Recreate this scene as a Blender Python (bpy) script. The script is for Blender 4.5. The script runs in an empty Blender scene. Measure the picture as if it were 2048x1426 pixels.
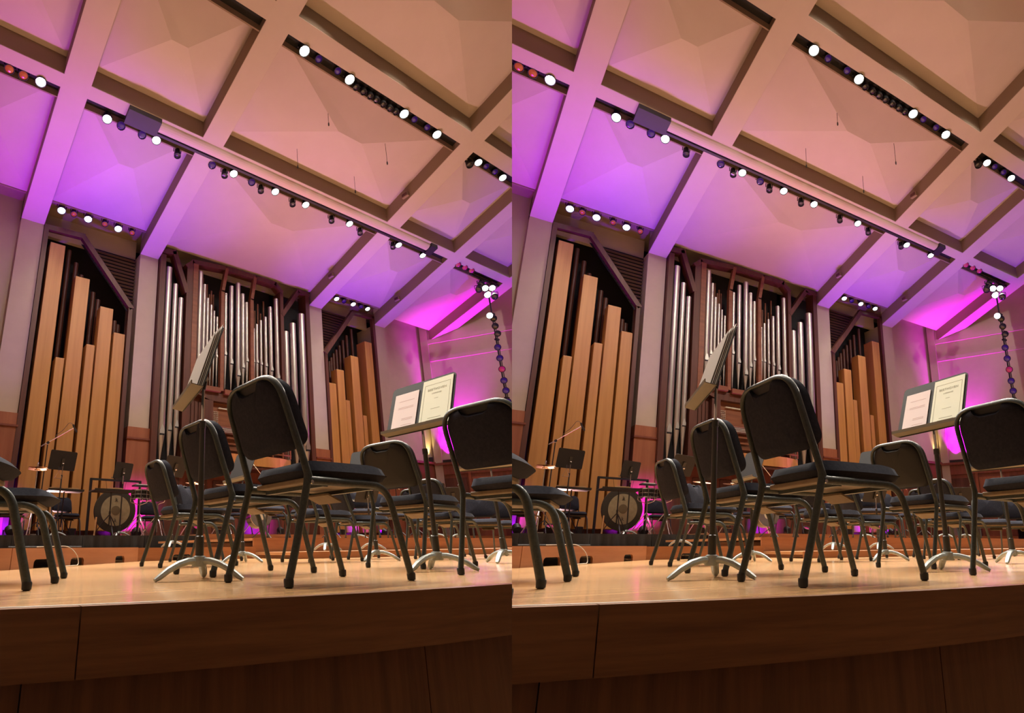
import bpy, bmesh, math, random
from mathutils import Vector, Matrix
random.seed(7)
SC = bpy.context.scene
COL = SC.collection
PI = math.pi

# ------------------------------------------------------------------ camera
# The photograph is a stereo pair: two pictures of one hall, taken side by side by two lenses a few
# centimetres apart.  So the camera is a stereo camera: its left half looks through one lens, its right
# half through the other (plain pinhole perspective each).  The hall below is built once.
OSL_SOURCE = '''shader stereo_camera(
    float focal = 1030.667, float baseline = 0.034, float roll = 0.005,
    output point position = 0.0, output vector direction = 0.0, output color throughput = 1.0)
{
    point r = camera_shader_raster_position();
    float x = r[0]*2048.0;
    float y = (1.0 - r[1])*1426.0;
    if (x < 1024.0) {
        position = point(0.0, 0.0, 0.0);
        direction = normalize(vector((x-515.5)/focal, (748.0-y)/focal, 1.0));
    } else {
        float a = (x-1528.3)/focal; float b = (746.4-y)/focal;
        position = point(-baseline, 0.0, 0.0);
        direction = normalize(vector(a - roll*b, b + roll*a, 1.0));
    }
    throughput = color(1.0);
}
'''
cd = bpy.data.cameras.new('stereo_camera')
cam = bpy.data.objects.new('camera', cd)
COL.objects.link(cam)
cd.sensor_width = 36.0
cd.lens = 18.12
cd.clip_start, cd.clip_end = 0.02, 200
txt = bpy.data.texts.new('stereo_camera.osl')
txt.write(OSL_SOURCE)
cd.type = 'CUSTOM'
cd.custom_mode = 'INTERNAL'
cd.custom_shader = txt
try:
    from cycles.osl import update_custom_camera_shader
    update_custom_camera_shader(cd, lambda kind, words: None)
except Exception:
    pass
if not cd.custom_bytecode:
    cd.type = 'PERSP'            # without its two lenses the camera still sees the same hall
EYE = 0.148
cr, cu, cb = (0.834577, -0.550796, -0.010213), (-0.167352, -0.27115, 0.947877), (-0.524856, -0.789368, -0.318472)
cam.matrix_world = Matrix(((cr[0], cu[0], cb[0], 0), (cr[1], cu[1], cb[1], 0), (cr[2], cu[2], cb[2], EYE), (0, 0, 0, 1)))
SC.camera = cam

# ------------------------------------------------------------------ world, exposure, general light
w = bpy.data.worlds.new('world'); SC.world = w; w.use_nodes = True
bg = w.node_tree.nodes.get('Background') or w.node_tree.nodes.new('ShaderNodeBackground')
bg.inputs[0].default_value = (0.9, 0.75, 0.7, 1); bg.inputs[1].default_value = 0.02
vs = SC.view_settings
vs.view_transform = 'Standard'; vs.look = 'None'; vs.gamma = 1.0; vs.use_curve_mapping = False
vs.exposure = 0.14
cy = SC.cycles
cy.max_bounces = 6; cy.diffuse_bounces = 3; cy.glossy_bounces = 3; cy.transmission_bounces = 2; cy.transparent_max_bounces = 4
cy.adaptive_threshold = 0.025

LAMP_W = 1150.0                      # watts of one lit stage lamp
WARM = (1.0, 0.90, 0.76)
PURPLE = (0.22, 0.0, 1.0)
MAGENTA = (0.5, 0.0, 1.0)
def aim(o, p, t):
    o.location = p
    o.rotation_euler = (Vector(t) - Vector(p)).to_track_quat('-Z', 'Y').to_euler()
def spot(name, p, t, energy, angle, color=WARM, blend=0.6, size=0.08):
    l = bpy.data.lights.new(name, 'SPOT'); l.energy = energy; l.spot_size = math.radians(angle)
    l.spot_blend = blend; l.color = color; l.shadow_soft_size = size
    o = bpy.data.objects.new(name, l); COL.objects.link(o); aim(o, p, t); return o
def area(name, p, t, energy, sx, sy, color=WARM, spread=180):
    l = bpy.data.lights.new(name, 'AREA'); l.shape = 'RECTANGLE'; l.size = sx; l.size_y = sy; l.energy = energy
    l.color = color; l.spread = math.radians(spread)
    o = bpy.data.objects.new(name, l); COL.objects.link(o); aim(o, p, t); return o

# house lamps added as fill over the seats behind the camera (their fixtures are built with the ceiling)
HOUSE = [(1.0, -4.0), (8.6, -4.0), (16.0, -4.0), (4.5, -9.0), (12.5, -9.0)]
for i, (x, y) in enumerate(HOUSE):
    area('house_lamp_light', (x, y, 13.2), (x, y, 0), 30, 1.1, 1.1, WARM)

# ------------------------------------------------------------------ materials
MATS = {}
def mat(name, color, rough=0.5, metal=0.0, noise=None, bump=0.0, emit=None, sheen=0.0, coat=0.0, spec=None):
    """noise = (second colour, scale xyz, detail, low, high)"""
    if name in MATS: return MATS[name]
    m = bpy.data.materials.new(name); m.use_nodes = True
    nt = m.node_tree; b = nt.nodes.get('Principled BSDF')
    b.inputs['Base Color'].default_value = (*color, 1)
    b.inputs['Roughness'].default_value = rough
    b.inputs['Metallic'].default_value = metal
    if sheen: b.inputs['Sheen Weight'].default_value = sheen
    if coat: b.inputs['Coat Weight'].default_value = coat; b.inputs['Coat Roughness'].default_value = 0.12
    if spec is not None: b.inputs['Specular IOR Level'].default_value = spec
    if noise:
        c2, sc, det, lo, hi = noise
        tc = nt.nodes.new('ShaderNodeTexCoord'); mp = nt.nodes.new('ShaderNodeMapping')
        mp.inputs['Scale'].default_value = sc
        no = nt.nodes.new('ShaderNodeTexNoise'); no.inputs['Scale'].default_value = 1.0; no.inputs['Detail'].default_value = det
        no.inputs['Roughness'].default_value = 0.62
        oi = nt.nodes.new('ShaderNodeObjectInfo')
        ad = nt.nodes.new('ShaderNodeVectorMath'); ad.operation = 'MULTIPLY_ADD'
        ad.inputs[1].default_value = (37.0, 53.0, 91.0)
        nt.links.new(oi.outputs['Random'], ad.inputs[0])
        nt.links.new(tc.outputs['Object'], mp.inputs['Vector'])
        nt.links.new(mp.outputs['Vector'], ad.inputs[2])
        nt.links.new(ad.outputs['Vector'], no.inputs['Vector'])
        rp = nt.nodes.new('ShaderNodeValToRGB')
        rp.color_ramp.elements[0].position = lo; rp.color_ramp.elements[0].color = (*color, 1)
        rp.color_ramp.elements[1].position = hi; rp.color_ramp.elements[1].color = (*c2, 1)
        nt.links.new(no.outputs['Fac'], rp.inputs['Fac'])
        nt.links.new(rp.outputs['Color'], b.inputs['Base Color'])
        if bump:
            bp = nt.nodes.new('ShaderNodeBump'); bp.inputs['Strength'].default_value = bump; bp.inputs['Distance'].default_value = 0.004
            nt.links.new(no.outputs['Fac'], bp.inputs['Height']); nt.links.new(bp.outputs['Normal'], b.inputs['Normal'])
    if emit:
        b.inputs['Emission Color'].default_value = (*emit[0], 1); b.inputs['Emission Strength'].default_value = emit[1]
    if emit:
        try: m.cycles.emission_sampling = 'NONE'       # the lamps' own spot lights carry their light
        except Exception: pass
    MATS[name] = m; return m

PLASTER = mat('cream_plaster', (0.54, 0.455, 0.365), 0.85, noise=((0.51, 0.425, 0.34), (2, 2, 2), 3, 0.35, 0.65))
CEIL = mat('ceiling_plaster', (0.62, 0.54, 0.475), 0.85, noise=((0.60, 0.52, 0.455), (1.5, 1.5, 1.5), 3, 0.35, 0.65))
TAUPE = mat('taupe_plaster', (0.30, 0.22, 0.155), 0.9)  # ceiling plaster with the shade of its upright faces painted in
FIR = mat('fir_pipe_wood', (0.58, 0.29, 0.085), 0.42, noise=((0.44, 0.20, 0.052), (9, 9, 0.35), 5, 0.3, 0.75))
CASE = mat('dark_case_wood', (0.135, 0.045, 0.026), 0.45, noise=((0.075, 0.023, 0.014), (8, 8, 0.6), 5, 0.3, 0.7))
SLATM = mat('louvre_wood', (0.06, 0.022, 0.014), 0.6)
CONSOLE = mat('console_wood', (0.27, 0.10, 0.045), 0.4, noise=((0.18, 0.06, 0.027), (0.7, 9, 9), 5, 0.3, 0.7))
REDWOOD = mat('red_panel_wood', (0.40, 0.145, 0.07), 0.42, noise=((0.28, 0.088, 0.04), (7, 7, 0.5), 5, 0.3, 0.72))
MAHOG = mat('wainscot_wood', (0.25, 0.072, 0.04), 0.42, noise=((0.17, 0.045, 0.026), (6, 6, 0.5), 5, 0.3, 0.72))
FLOORW = mat('stage_floor_wood', (0.62, 0.375, 0.165), 0.27, noise=((0.41, 0.215, 0.085), (0.8, 30, 4), 8, 0.40, 0.62), coat=0.35)
NOSE = mat('stage_nosing_oak', (0.21, 0.088, 0.028), 0.40, noise=((0.115, 0.043, 0.013), (2.0, 2.0, 34), 5, 0.32, 0.7))
FACEW = mat('stage_face_oak', (0.16, 0.066, 0.022), 0.5, noise=((0.085, 0.032, 0.010), (26, 26, 1.6), 6, 0.35, 0.68))
RISER = mat('riser_wood', (0.40, 0.165, 0.07), 0.4, noise=((0.29, 0.105, 0.04), (1.2, 1.2, 13), 5, 0.3, 0.72))
RISERTOP = mat('riser_top_wood', (0.50, 0.26, 0.12), 0.35, noise=((0.40, 0.19, 0.08), (0.6, 9, 4), 5, 0.3, 0.72))
BLACK = mat('black_void', (0.012, 0.012, 0.014), 0.8)
BLACKC = mat('black_cloth', (0.018, 0.019, 0.02), 0.9, noise=((0.032, 0.033, 0.035), (7, 7, 1.5), 4, 0.35, 0.65), bump=0.3)
FABRIC = mat('charcoal_fabric', (0.027, 0.028, 0.040), 0.95, noise=((0.020, 0.021, 0.031), (60, 60, 60), 3, 0.35, 0.65), bump=0.25, spec=0.12)
FRAME = mat('chair_frame_enamel', (0.034, 0.043, 0.040), 0.40, noise=((0.048, 0.058, 0.054), (90, 90, 90), 2, 0.4, 0.62), bump=0.12)
SHELLG = mat('hard_back_grey', (0.017, 0.0165, 0.018), 0.5, spec=0.25)
SHELL = mat('chair_gloss_black', (0.014, 0.014, 0.015), 0.22, coat=0.3)
CAP = mat('rubber_cap', (0.014, 0.014, 0.015), 0.55)
PLY = mat('seat_plywood', (0.20, 0.145, 0.085), 0.7, noise=((0.15, 0.105, 0.06), (4, 22, 4), 4, 0.3, 0.7))
SILVER = mat('organ_pipe_tin', (0.66, 0.63, 0.57), 0.40, 0.9, noise=((0.55, 0.52, 0.465), (3, 3, 0.7), 4, 0.3, 0.7))
PIPELIP = mat('organ_lip_tin', (0.72, 0.69, 0.63), 0.35, 1.0)
STANDM = mat('stand_enamel', (0.030, 0.029, 0.024), 0.42)
DESKM = mat('stand_desk_enamel', (0.024, 0.024, 0.025), 0.6, spec=0.3)
LIPM = mat('stand_lip_enamel', (0.17, 0.145, 0.10), 0.55)  # desk enamel lightened, bounce light from the floor put into the colour
PARTM = mat('worn_part_paper', (0.34, 0.29, 0.25), 0.8)  # plain grey-brown paper colour
BASEM = mat('stand_base_paint', (0.40, 0.45, 0.43), 0.38, 0.3, noise=((0.30, 0.34, 0.325), (25, 25, 25), 4, 0.35, 0.65))
CHROME = mat('chrome', (0.82, 0.82, 0.80), 0.14, 1.0)
BRASS = mat('cymbal_bronze', (0.62, 0.44, 0.20), 0.28, 1.0)
LAMPB = mat('lamp_black', (0.016, 0.016, 0.018), 0.5)
LENS = mat('lit_lens', (0.9, 0.95, 0.9), 0.3, emit=((0.92, 1.0, 0.93), 7.0))
LENSP = mat('purple_lens', (0.03, 0.015, 0.10), 0.10, emit=((0.2, 0.02, 0.9), 0.06), coat=0.5)
LENSR = mat('amber_lens', (0.35, 0.09, 0.03), 0.2, emit=((0.9, 0.16, 0.04), 0.12), coat=0.5)
LENSM = mat('pink_lens', (0.4, 0.02, 0.15), 0.2, emit=((1.0, 0.03, 0.25), 0.12), coat=0.5)
LENSK = mat('dark_lens', (0.03, 0.03, 0.035), 0.08, coat=0.8)
SCREENC = mat('screen_cover_paint', (0.66, 0.56, 0.47), 0.6)
DRUMS = mat('drum_shell_black', (0.012, 0.012, 0.013), 0.15, coat=0.6)
HEAD = mat('drum_head', (0.55, 0.52, 0.40), 0.6)
GONGM = mat('gong_bronze_dark', (0.05, 0.045, 0.035), 0.5, 0.4)
GONGL = mat('gong_polished', (0.42, 0.38, 0.25), 0.42, 0.45, noise=((0.33, 0.30, 0.19), (14, 14, 14), 4, 0.3, 0.7))
GONGC = mat('gong_boss', (0.17, 0.14, 0.085), 0.45, 0.5)
TAMB = mat('tambourine_wood', (0.62, 0.40, 0.19), 0.5)
PAPERC = mat('cream_paper', (0.93, 0.95, 0.76), 0.75)
PAPERP = mat('pink_paper', (0.94, 0.80, 0.78), 0.75)
INK = mat('grey_ink', (0.42, 0.41, 0.30), 0.8)
INKP = mat('pale_pink_ink', (0.66, 0.44, 0.42), 0.8)
WHITEP = mat('white_page', (0.8, 0.78, 0.74), 0.8)
KEYM = mat('ivory_keys', (0.72, 0.68, 0.58), 0.4)
CABLE = mat('pale_cable', (0.55, 0.48, 0.38), 0.6)
CABLEB = mat('black_cable', (0.012, 0.012, 0.012), 0.6)
STICK = mat('beech_stick', (0.56, 0.34, 0.16), 0.5)
GREYST = mat('edge_strip_metal', (0.42, 0.38, 0.33), 0.35, 0.5)

# ------------------------------------------------------------------ mesh helpers
def link(name, me, m, parent=None, loc=None, smooth=False):
    o = bpy.data.objects.new(name, me); COL.objects.link(o)
    if m is not None and not me.materials: me.materials.append(m)
    if smooth:
        me.polygons.foreach_set('use_smooth', [True] * len(me.polygons))
    if parent is not None: o.parent = parent
    if loc is not None: o.location = loc
    return o
def from_bm(name, bm, m, parent=None, loc=None, smooth=False):
    bmesh.ops.recalc_face_normals(bm, faces=bm.faces[:])
    me = bpy.data.meshes.new(name); bm.to_mesh(me); bm.free()
    o = link(name, me, m, parent, loc, smooth)
    if smooth:
        try: me.set_sharp_from_angle(angle=math.radians(40))
        except Exception: pass
    return o
def tag(o, label=None, cat=None, group=None, kind=None):
    if label: o['label'] = label
    if cat: o['category'] = cat
    if group: o['group'] = group
    if kind: o['kind'] = kind
    return o
def thing(name, label, cat, loc=(0, 0, 0), rz=0.0, group=None, kind=None):
    o = bpy.data.objects.new(name, None); COL.objects.link(o); o.empty_display_size = 0.1
    o.location = loc; o.rotation_euler = (0, 0, rz)
    return tag(o, label, cat, group, kind)
def copy_tree(o, parent=None):
    c = o.copy(); COL.objects.link(c); c.parent = parent
    for ch in list(o.children): copy_tree(ch, c)
    return c
def b_box(bm, lo, hi, bev=0.0, seg=1):
    lo, hi = Vector(lo), Vector(hi)
    r = bmesh.ops.create_cube(bm, size=1.0)
    vs_ = r['verts']
    for v in vs_:
        v.co = Vector((lo[i] + (v.co[i] + 0.5) * (hi[i] - lo[i]) for i in range(3)))
    if bev:
        es = list({e for v in vs_ for e in v.link_edges})
        bmesh.ops.bevel(bm, geom=es, offset=bev, segments=seg, affect='EDGES', profile=0.5)
def box(name, lo, hi, m, parent=None, bev=0.0, seg=1, smooth=False):
    """box given by two corners in the parent's space, with its origin at its base centre"""
    c = Vector(((lo[0] + hi[0]) / 2, (lo[1] + hi[1]) / 2, min(lo[2], hi[2])))
    bm = bmesh.new(); b_box(bm, Vector(lo) - c, Vector(hi) - c, bev, seg)
    return from_bm(name, bm, m, parent, c, smooth)
def b_tube(bm, pts, r, seg=8, flat=1.0, up=Vector((0, 1, 0)), cap=True, radii=None):
    """sweep an ellipse (r along 'up', r*flat across) along pts"""
    pts = [Vector(p) for p in pts]; n = len(pts); rings = []
    prev = None
    for i, p in enumerate(pts):
        t = (pts[min(i + 1, n - 1)] - pts[max(i - 1, 0)]).normalized()
        a = (prev if prev is not None else Vector(up)); a = a - t * a.dot(t)
        if a.length < 1e-4: a = t.orthogonal()
        a.normalize(); prev = a; b = t.cross(a)
        rr = radii[i] if radii else r
        rings.append([bm.verts.new(p + a * rr * math.cos(2 * PI * k / seg) + b * rr * flat * math.sin(2 * PI * k / seg)) for k in range(seg)])
    for i in range(n - 1):
        for k in range(seg):
            bm.faces.new((rings[i][k], rings[i][(k + 1) % seg], rings[i + 1][(k + 1) % seg], rings[i + 1][k]))
    if cap:
        bm.faces.new(rings[0][::-1]); bm.faces.new(rings[-1])
def bend(pts, rad, n=5):
    """polyline with its inner corners rounded"""
    pts = [Vector(p) for p in pts]; out = [pts[0]]
    for i in range(1, len(pts) - 1):
        a, b, c = pts[i - 1], pts[i], pts[i + 1]
        r = rad[i - 1] if isinstance(rad, (list, tuple)) else rad
        p, q = b + (a - b).normalized() * min(r, (a - b).length * 0.49), b + (c - b).normalized() * min(r, (c - b).length * 0.49)
        for k in range(n + 1):
            t = k / n; out.append(p * (1 - t) ** 2 + b * 2 * t * (1 - t) + q * t * t)
    out.append(pts[-1]); return out
def tube(name, pts, r, m, parent=None, seg=8, flat=1.0, up=(0, 1, 0), radii=None):
    bm = bmesh.new(); b_tube(bm, pts, r, seg, flat, Vector(up), True, radii)
    return from_bm(name, bm, m, parent, None, True)
def b_lathe(bm, prof, seg=16, center=(0, 0, 0), axis=None):
    """revolve (radius, height) pairs round z, or round 'axis'"""
    q = Vector(axis).normalized().to_track_quat('Z', 'Y') if axis else None
    c = Vector(center); rings = []
    for r, z in prof:
        ring = []
        for k in range(seg):
            p = Vector((r * math.cos(2 * PI * k / seg), r * math.sin(2 * PI * k / seg), z))
            if q: p = q @ p
            ring.append(bm.verts.new(c + p))
        rings.append(ring)
    for i in range(len(rings) - 1):
        for k in range(seg):
            bm.faces.new((rings[i][k], rings[i][(k + 1) % seg], rings[i + 1][(k + 1) % seg], rings[i + 1][k]))
    bm.faces.new(rings[0][::-1]); bm.faces.new(rings[-1])
def lathe(name, prof, m, parent=None, seg=16, center=(0, 0, 0), axis=None, smooth=True):
    bm = bmesh.new(); b_lathe(bm, prof, seg, center, axis)
    return from_bm(name, bm, m, parent, None, smooth)
def b_prism(bm, poly, d0, d1, place):
    """polygon (u,v) between depths d0 and d1; place(u,v,d) -> point"""
    a = [bm.verts.new(place(u, v, d0)) for u, v in poly]; b = [bm.verts.new(place(u, v, d1)) for u, v in poly]
    bm.faces.new(a); bm.faces.new(b[::-1])
    for i in range(len(poly)):
        j = (i + 1) % len(poly); bm.faces.new((a[i], b[i], b[j], a[j]))
def prism_xz(name, poly, y0, y1, m, parent=None):
    cx = sum(p[0] for p in poly) / len(poly); cz = min(p[1] for p in poly)
    bm = bmesh.new(); b_prism(bm, [(u - cx, v - cz) for u, v in poly], y0 - y0, y1 - y0, lambda u, v, d: Vector((u, d, v)))
    return from_bm(name, bm, m, parent, (cx, y0, cz))
def prism_xy(name, poly, z0, z1, m, parent=None):
    cx = sum(p[0] for p in poly) / len(poly); cy = sum(p[1] for p in poly) / len(poly)
    bm = bmesh.new(); b_prism(bm, [(u - cx, v - cy) for u, v in poly], 0, z1 - z0, lambda u, v, d: Vector((u, v, d)))
    return from_bm(name, bm, m, parent, (cx, cy, z0))
def bar(name, p, q, w_, h_, m, parent=None, up=(0, 0, 1)):
    """straight square bar from p to q"""
    p, q = Vector(p), Vector(q); t = (q - p).normalized(); u = Vector(up); u = (u - t * u.dot(t))
    if u.length < 1e-4: u = t.orthogonal()
    u.normalize(); s = t.cross(u); c = p
    bm = bmesh.new()
    b_prism(bm, [(-w_ / 2, -h_ / 2), (w_ / 2, -h_ / 2), (w_ / 2, h_ / 2), (-w_ / 2, h_ / 2)], 0, (q - p).length, lambda a, b, d: s * a + u * b + t * d)
    return from_bm(name, bm, m, parent, c)
ORD = ['first', 'second', 'third', 'fourth', 'fifth', 'sixth', 'seventh', 'eighth', 'ninth', 'tenth', 'eleventh', 'twelfth', 'thirteenth', 'fourteenth', 'fifteenth', 'sixteenth', 'seventeenth', 'eighteenth']

# ------------------------------------------------------------------ the hall
BX = [-1.89, 1.64, 5.172, 12.058, 15.591]        # beams running front to back
HW = 0.305                                       # half a beam's width
YB = 14.0                                        # front of the wall pillars
SLOPE = 0.311
def S(y): return 9.05 + SLOPE * (YB - y)         # underside of the sloping ceiling beams
Y_NEAR = -1.0

def sloped_box(name, x0, x1, y0, y1, d0, d1, m, parent):
    """block that follows the sloping ceiling, between offsets d0 and d1 from the beams' underside"""
    bm = bmesh.new()
    cx, cy = (x0 + x1) / 2, (y0 + y1) / 2; cz = S(cy)
    vs_ = [bm.verts.new((x - cx, y - cy, S(y) + d - cz)) for d in (d0, d1) for x, y in ((x0, y0), (x1, y0), (x1, y1), (x0, y1))]
    for f in ((0, 1, 2, 3), (7, 6, 5, 4), (0, 4, 5, 1), (1, 5, 6, 2), (2, 6, 7, 3), (3, 7, 4, 0)):
        bm.faces.new([vs_[i] for i in f])
    return from_bm(name, bm, m, parent, (cx, cy, cz))

ceiling = thing('ceiling', 'sloping coffered cream ceiling with deep crossing beams', None, kind='structure')
for x in BX + [19.1]:
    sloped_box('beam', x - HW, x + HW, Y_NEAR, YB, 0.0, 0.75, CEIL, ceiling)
    for s in (-1, 1):                            # beam cheeks, their shade painted in taupe
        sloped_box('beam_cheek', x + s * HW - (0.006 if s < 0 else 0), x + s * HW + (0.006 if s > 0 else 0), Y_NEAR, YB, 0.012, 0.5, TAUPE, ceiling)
CROSS = [(9.79, 10.10), (6.43, 6.82), (3.05, 3.45)]    # solid part of each cross beam; a dark lamp slot follows behind
BAYS = [(BX[i] + HW, BX[i + 1] - HW) for i in range(4)] + [(BX[4] + HW, 19.1 - HW)]
for (y0, y1) in CROSS:
    for (x0, x1) in BAYS:
        sloped_box('cross_beam', x0, x1, y0, y1, 0.0, 0.75, CEIL, ceiling)
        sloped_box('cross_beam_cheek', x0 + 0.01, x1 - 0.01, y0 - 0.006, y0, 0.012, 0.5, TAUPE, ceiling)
        sloped_box('lamp_slot', x0, x1, y1, y1 + 0.26, 0.20, 0.6, BLACK, ceiling)
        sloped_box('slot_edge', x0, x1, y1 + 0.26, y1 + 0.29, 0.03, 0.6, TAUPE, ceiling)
def coffer(x0, x1, y0, y1):
    """one folded ceiling panel: a shallow downward hip with a short ridge near its front edge"""
    xm, off = (x0 + x1) / 2, 1.05
    r = 0.07 * (x1 - x0)
    pts = [(x0, y0, 0.50), (x1, y0, 0.50), (x1, y1, 0.50), (x0, y1, 0.50), (xm - r, y0 + off, 0.10), (xm + r, y0 + off, 0.12)]
    cy = (y0 + y1) / 2
    bm = bmesh.new()
    v = [bm.verts.new((x - xm, y - cy, S(y) + d - S(cy))) for x, y, d in pts]
    t = [bm.verts.new((x - xm, y - cy, S(y) + 0.56 - S(cy))) for x, y, d in pts[:4]]
    for f in ((0, 4, 5, 1), (1, 5, 2), (2, 5, 4, 3), (3, 4, 0)): bm.faces.new([v[i] for i in f])
    bm.faces.new(t)
    for i in range(4): bm.faces.new((v[i], v[(i + 1) % 4], t[(i + 1) % 4], t[i]))
    return from_bm('panel', bm, CEIL, ceiling, (xm, cy, S(cy)))
for i, (x0, x1) in enumerate(BAYS):
    yend = YB - 0.08 if i in (2, 4) else 13.60
    coffer(x0, x1, 10.39, yend)
    coffer(x0, x1, 7.11, 9.78)
    coffer(x0, x1, 3.74, 6.42)
    coffer(x0, x1, Y_NEAR, 3.04)
    if yend < 13.7:                              # lamp recess above the organ wall
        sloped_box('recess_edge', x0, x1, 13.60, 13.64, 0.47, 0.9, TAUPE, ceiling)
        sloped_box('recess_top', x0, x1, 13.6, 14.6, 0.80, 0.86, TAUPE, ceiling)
sloped_box('roof_slab', -3.6, 23.5, Y_NEAR, 15.2, 1.0, 1.1, CEIL, ceiling)
box('house_ceiling', (-3.6, -13.4, 13.75), (23.5, Y_NEAR, 13.9), CEIL, ceiling)

# ---- back wall with its pillars, wood base and the dark niches behind the organ
wall_back = thing('wall_back', 'cream back wall with four tall pillars around the organ', None, kind='structure')
box('niche_back', (-3.5, 15.05, 0.0), (19.2, 15.2, 10.6), BLACK, wall_back)
for i, x in enumerate(BX[1:]):
    box('pillar', (x - HW, YB, 0.4), (x + HW, 15.05, 9.06), PLASTER, wall_back)
    box('pillar_base', (x - HW - 0.03, YB - 0.045, 0.0), (x + HW + 0.03, 15.0, 3.08), REDWOOD, wall_back)
    box('pillar_cap', (x - HW - 0.05, YB - 0.10, 3.08), (x + HW + 0.05, 15.0, 3.13), MAHOG, wall_back)
    box('pillar_collar', (x - HW - 0.025, YB - 0.035, 3.13), (x + HW + 0.025, 15.0, 3.44), REDWOOD, wall_back)
# left of the first pillar
box('wall_panel', (-3.5, YB + 0.25, 0.0), (BX[1] - HW, YB + 0.4, 10.5), PLASTER, wall_back)
box('wainscot', (-3.5, YB + 0.18, 0.0), (BX[1] - HW - 0.03, YB + 0.25, 3.44), REDWOOD, wall_back)
box('wainscot_cap', (-3.5, YB + 0.12, 3.08), (BX[1] - HW - 0.05, YB + 0.25, 3.13), MAHOG, wall_back)
# right of the last pillar
box('wall_panel', (BX[4] + HW, YB + 0.35, 0.0), (18.9, YB + 0.5, 10.4), PLASTER, wall_back)
box('wainscot', (BX[4] + HW, YB + 0.26, 0.0), (18.5, YB + 0.35, 3.44), MAHOG, wall_back)
box('wainscot_cap', (BX[4] + HW + 0.05, YB + 0.18, 3.40), (18.5, YB + 0.35, 3.5), MAHOG, wall_back)
# header strips between pillar tops, above the organ
for (x0, x1) in BAYS[1:4]:
    box('header', (x0, YB + 0.45, 9.0 if x1 - x0 < 4 else 9.36), (x1, YB + 0.6, 10.4), PLASTER, wall_back)
# low red wood wall under the organ
box('low_wall', (BX[2] + HW, YB + 0.1, 0.0), (BX[3] - HW, YB + 0.25, 2.42), MAHOG, wall_back)
for k in range(7):
    x = BX[2] + HW + 0.35 + k * 0.92
    box('low_wall_panel', (x, YB + 0.06, 0.45), (x + 0.72, YB + 0.1, 2.1), CASE, wall_back, bev=0.012)
for (x0, x1) in (BAYS[1], BAYS[3]):
    box('low_wall', (x0, YB + 0.55, 0.0), (x1, YB + 0.65, 0.62), CASE, wall_back)

# ---- angled side wall on the right
A0, A1 = Vector((18.6, 14.3, 0)), Vector((21.6, 8.9, 0))
wall_right = thing('wall_right', 'angled cream side wall above red wood panelling', None, kind='structure')
ad = (A1 - A0).normalized(); an = Vector((ad.y, -ad.x, 0))
if an.x > 0: an = -an
def wallbox(name, s0, s1, z0, z1, d0, d1, m, bev=0.0):
    """block on the angled wall: along it s0..s1, height z0..z1, out of it d0..d1"""
    bm = bmesh.new(); c = A0 + ad * (s0 + s1) / 2 + Vector((0, 0, z0))
    b_prism(bm, [(s0 - (s0 + s1) / 2, 0), (s1 - (s0 + s1) / 2, 0), (s1 - (s0 + s1) / 2, z1 - z0), (s0 - (s0 + s1) / 2, z1 - z0)], d0, d1, lambda u, v, d: ad * u + Vector((0, 0, v)) + an * d)
    return from_bm(name, bm, m, wall_right, c)
WL = (A1 - A0).length
wallbox('wall_panel', 0, WL, 0, 11.5, -0.2, 0.0, PLASTER)
wallbox('end_pilaster', 0, 0.32, 0, 10.6, 0.0, 0.16, PLASTER)
wallbox('ledge', 0.32, WL, 8.9, 9.12, 0.0, 0.05, PLASTER)
wallbox('ledge_lower', 0.32, WL, 8.05, 8.22, 0.0, 0.035, PLASTER)
wallbox('wainscot', 0, WL, 0, 3.35, 0.0, 0.07, MAHOG)
wallbox('wainscot_rail', 0, WL, 2.95, 3.35, 0.07, 0.14, MAHOG)
wallbox('wainscot_cap', 0, WL, 3.35, 3.45, 0.0, 0.25, MAHOG)
for k in range(5):
    wallbox('wainscot_panel', 0.25 + k * 1.15, 1.2 + k * 1.15, 0.45, 2.8, 0.07, 0.10, REDWOOD if k % 2 else CASE)
wallbox('wainscot_post', 1.28, 1.38, 0.0, 3.0, 0.07, 0.2, REDWOOD)
door_1 = wallbox('door_1', 2.55, 3.6, 0.0, 2.5, 0.07, 0.10, BLACK)
wallbox('tower_pillar', 4.35, 5.6, 0, 10.4, 0.0, 1.15, PLASTER)
box('wall_side', (21.4, -13.4, -1.15), (23.4, 9.2, 14.0), PLASTER, wall_right)
# ---- left wall, house floor and rear wall of the seating area behind the camera
wall_left = box('wall_left', (-3.6, -13.4, -1.15), (-3.4, 15.2, 14.0), PLASTER); tag(wall_left, 'plain cream side wall beside the stage', kind='structure')
wall_rear = box('wall_rear', (-3.6, -13.6, -1.15), (23.4, -13.4, 14.0), PLASTER); tag(wall_rear, 'plain cream rear wall of the seating area', kind='structure')
floor_house = box('floor_house', (-3.6, -13.4, -1.25), (23.4, 1.6, -1.15), FACEW); tag(floor_house, 'dark floor of the seating area below the stage', kind='structure')

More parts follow.
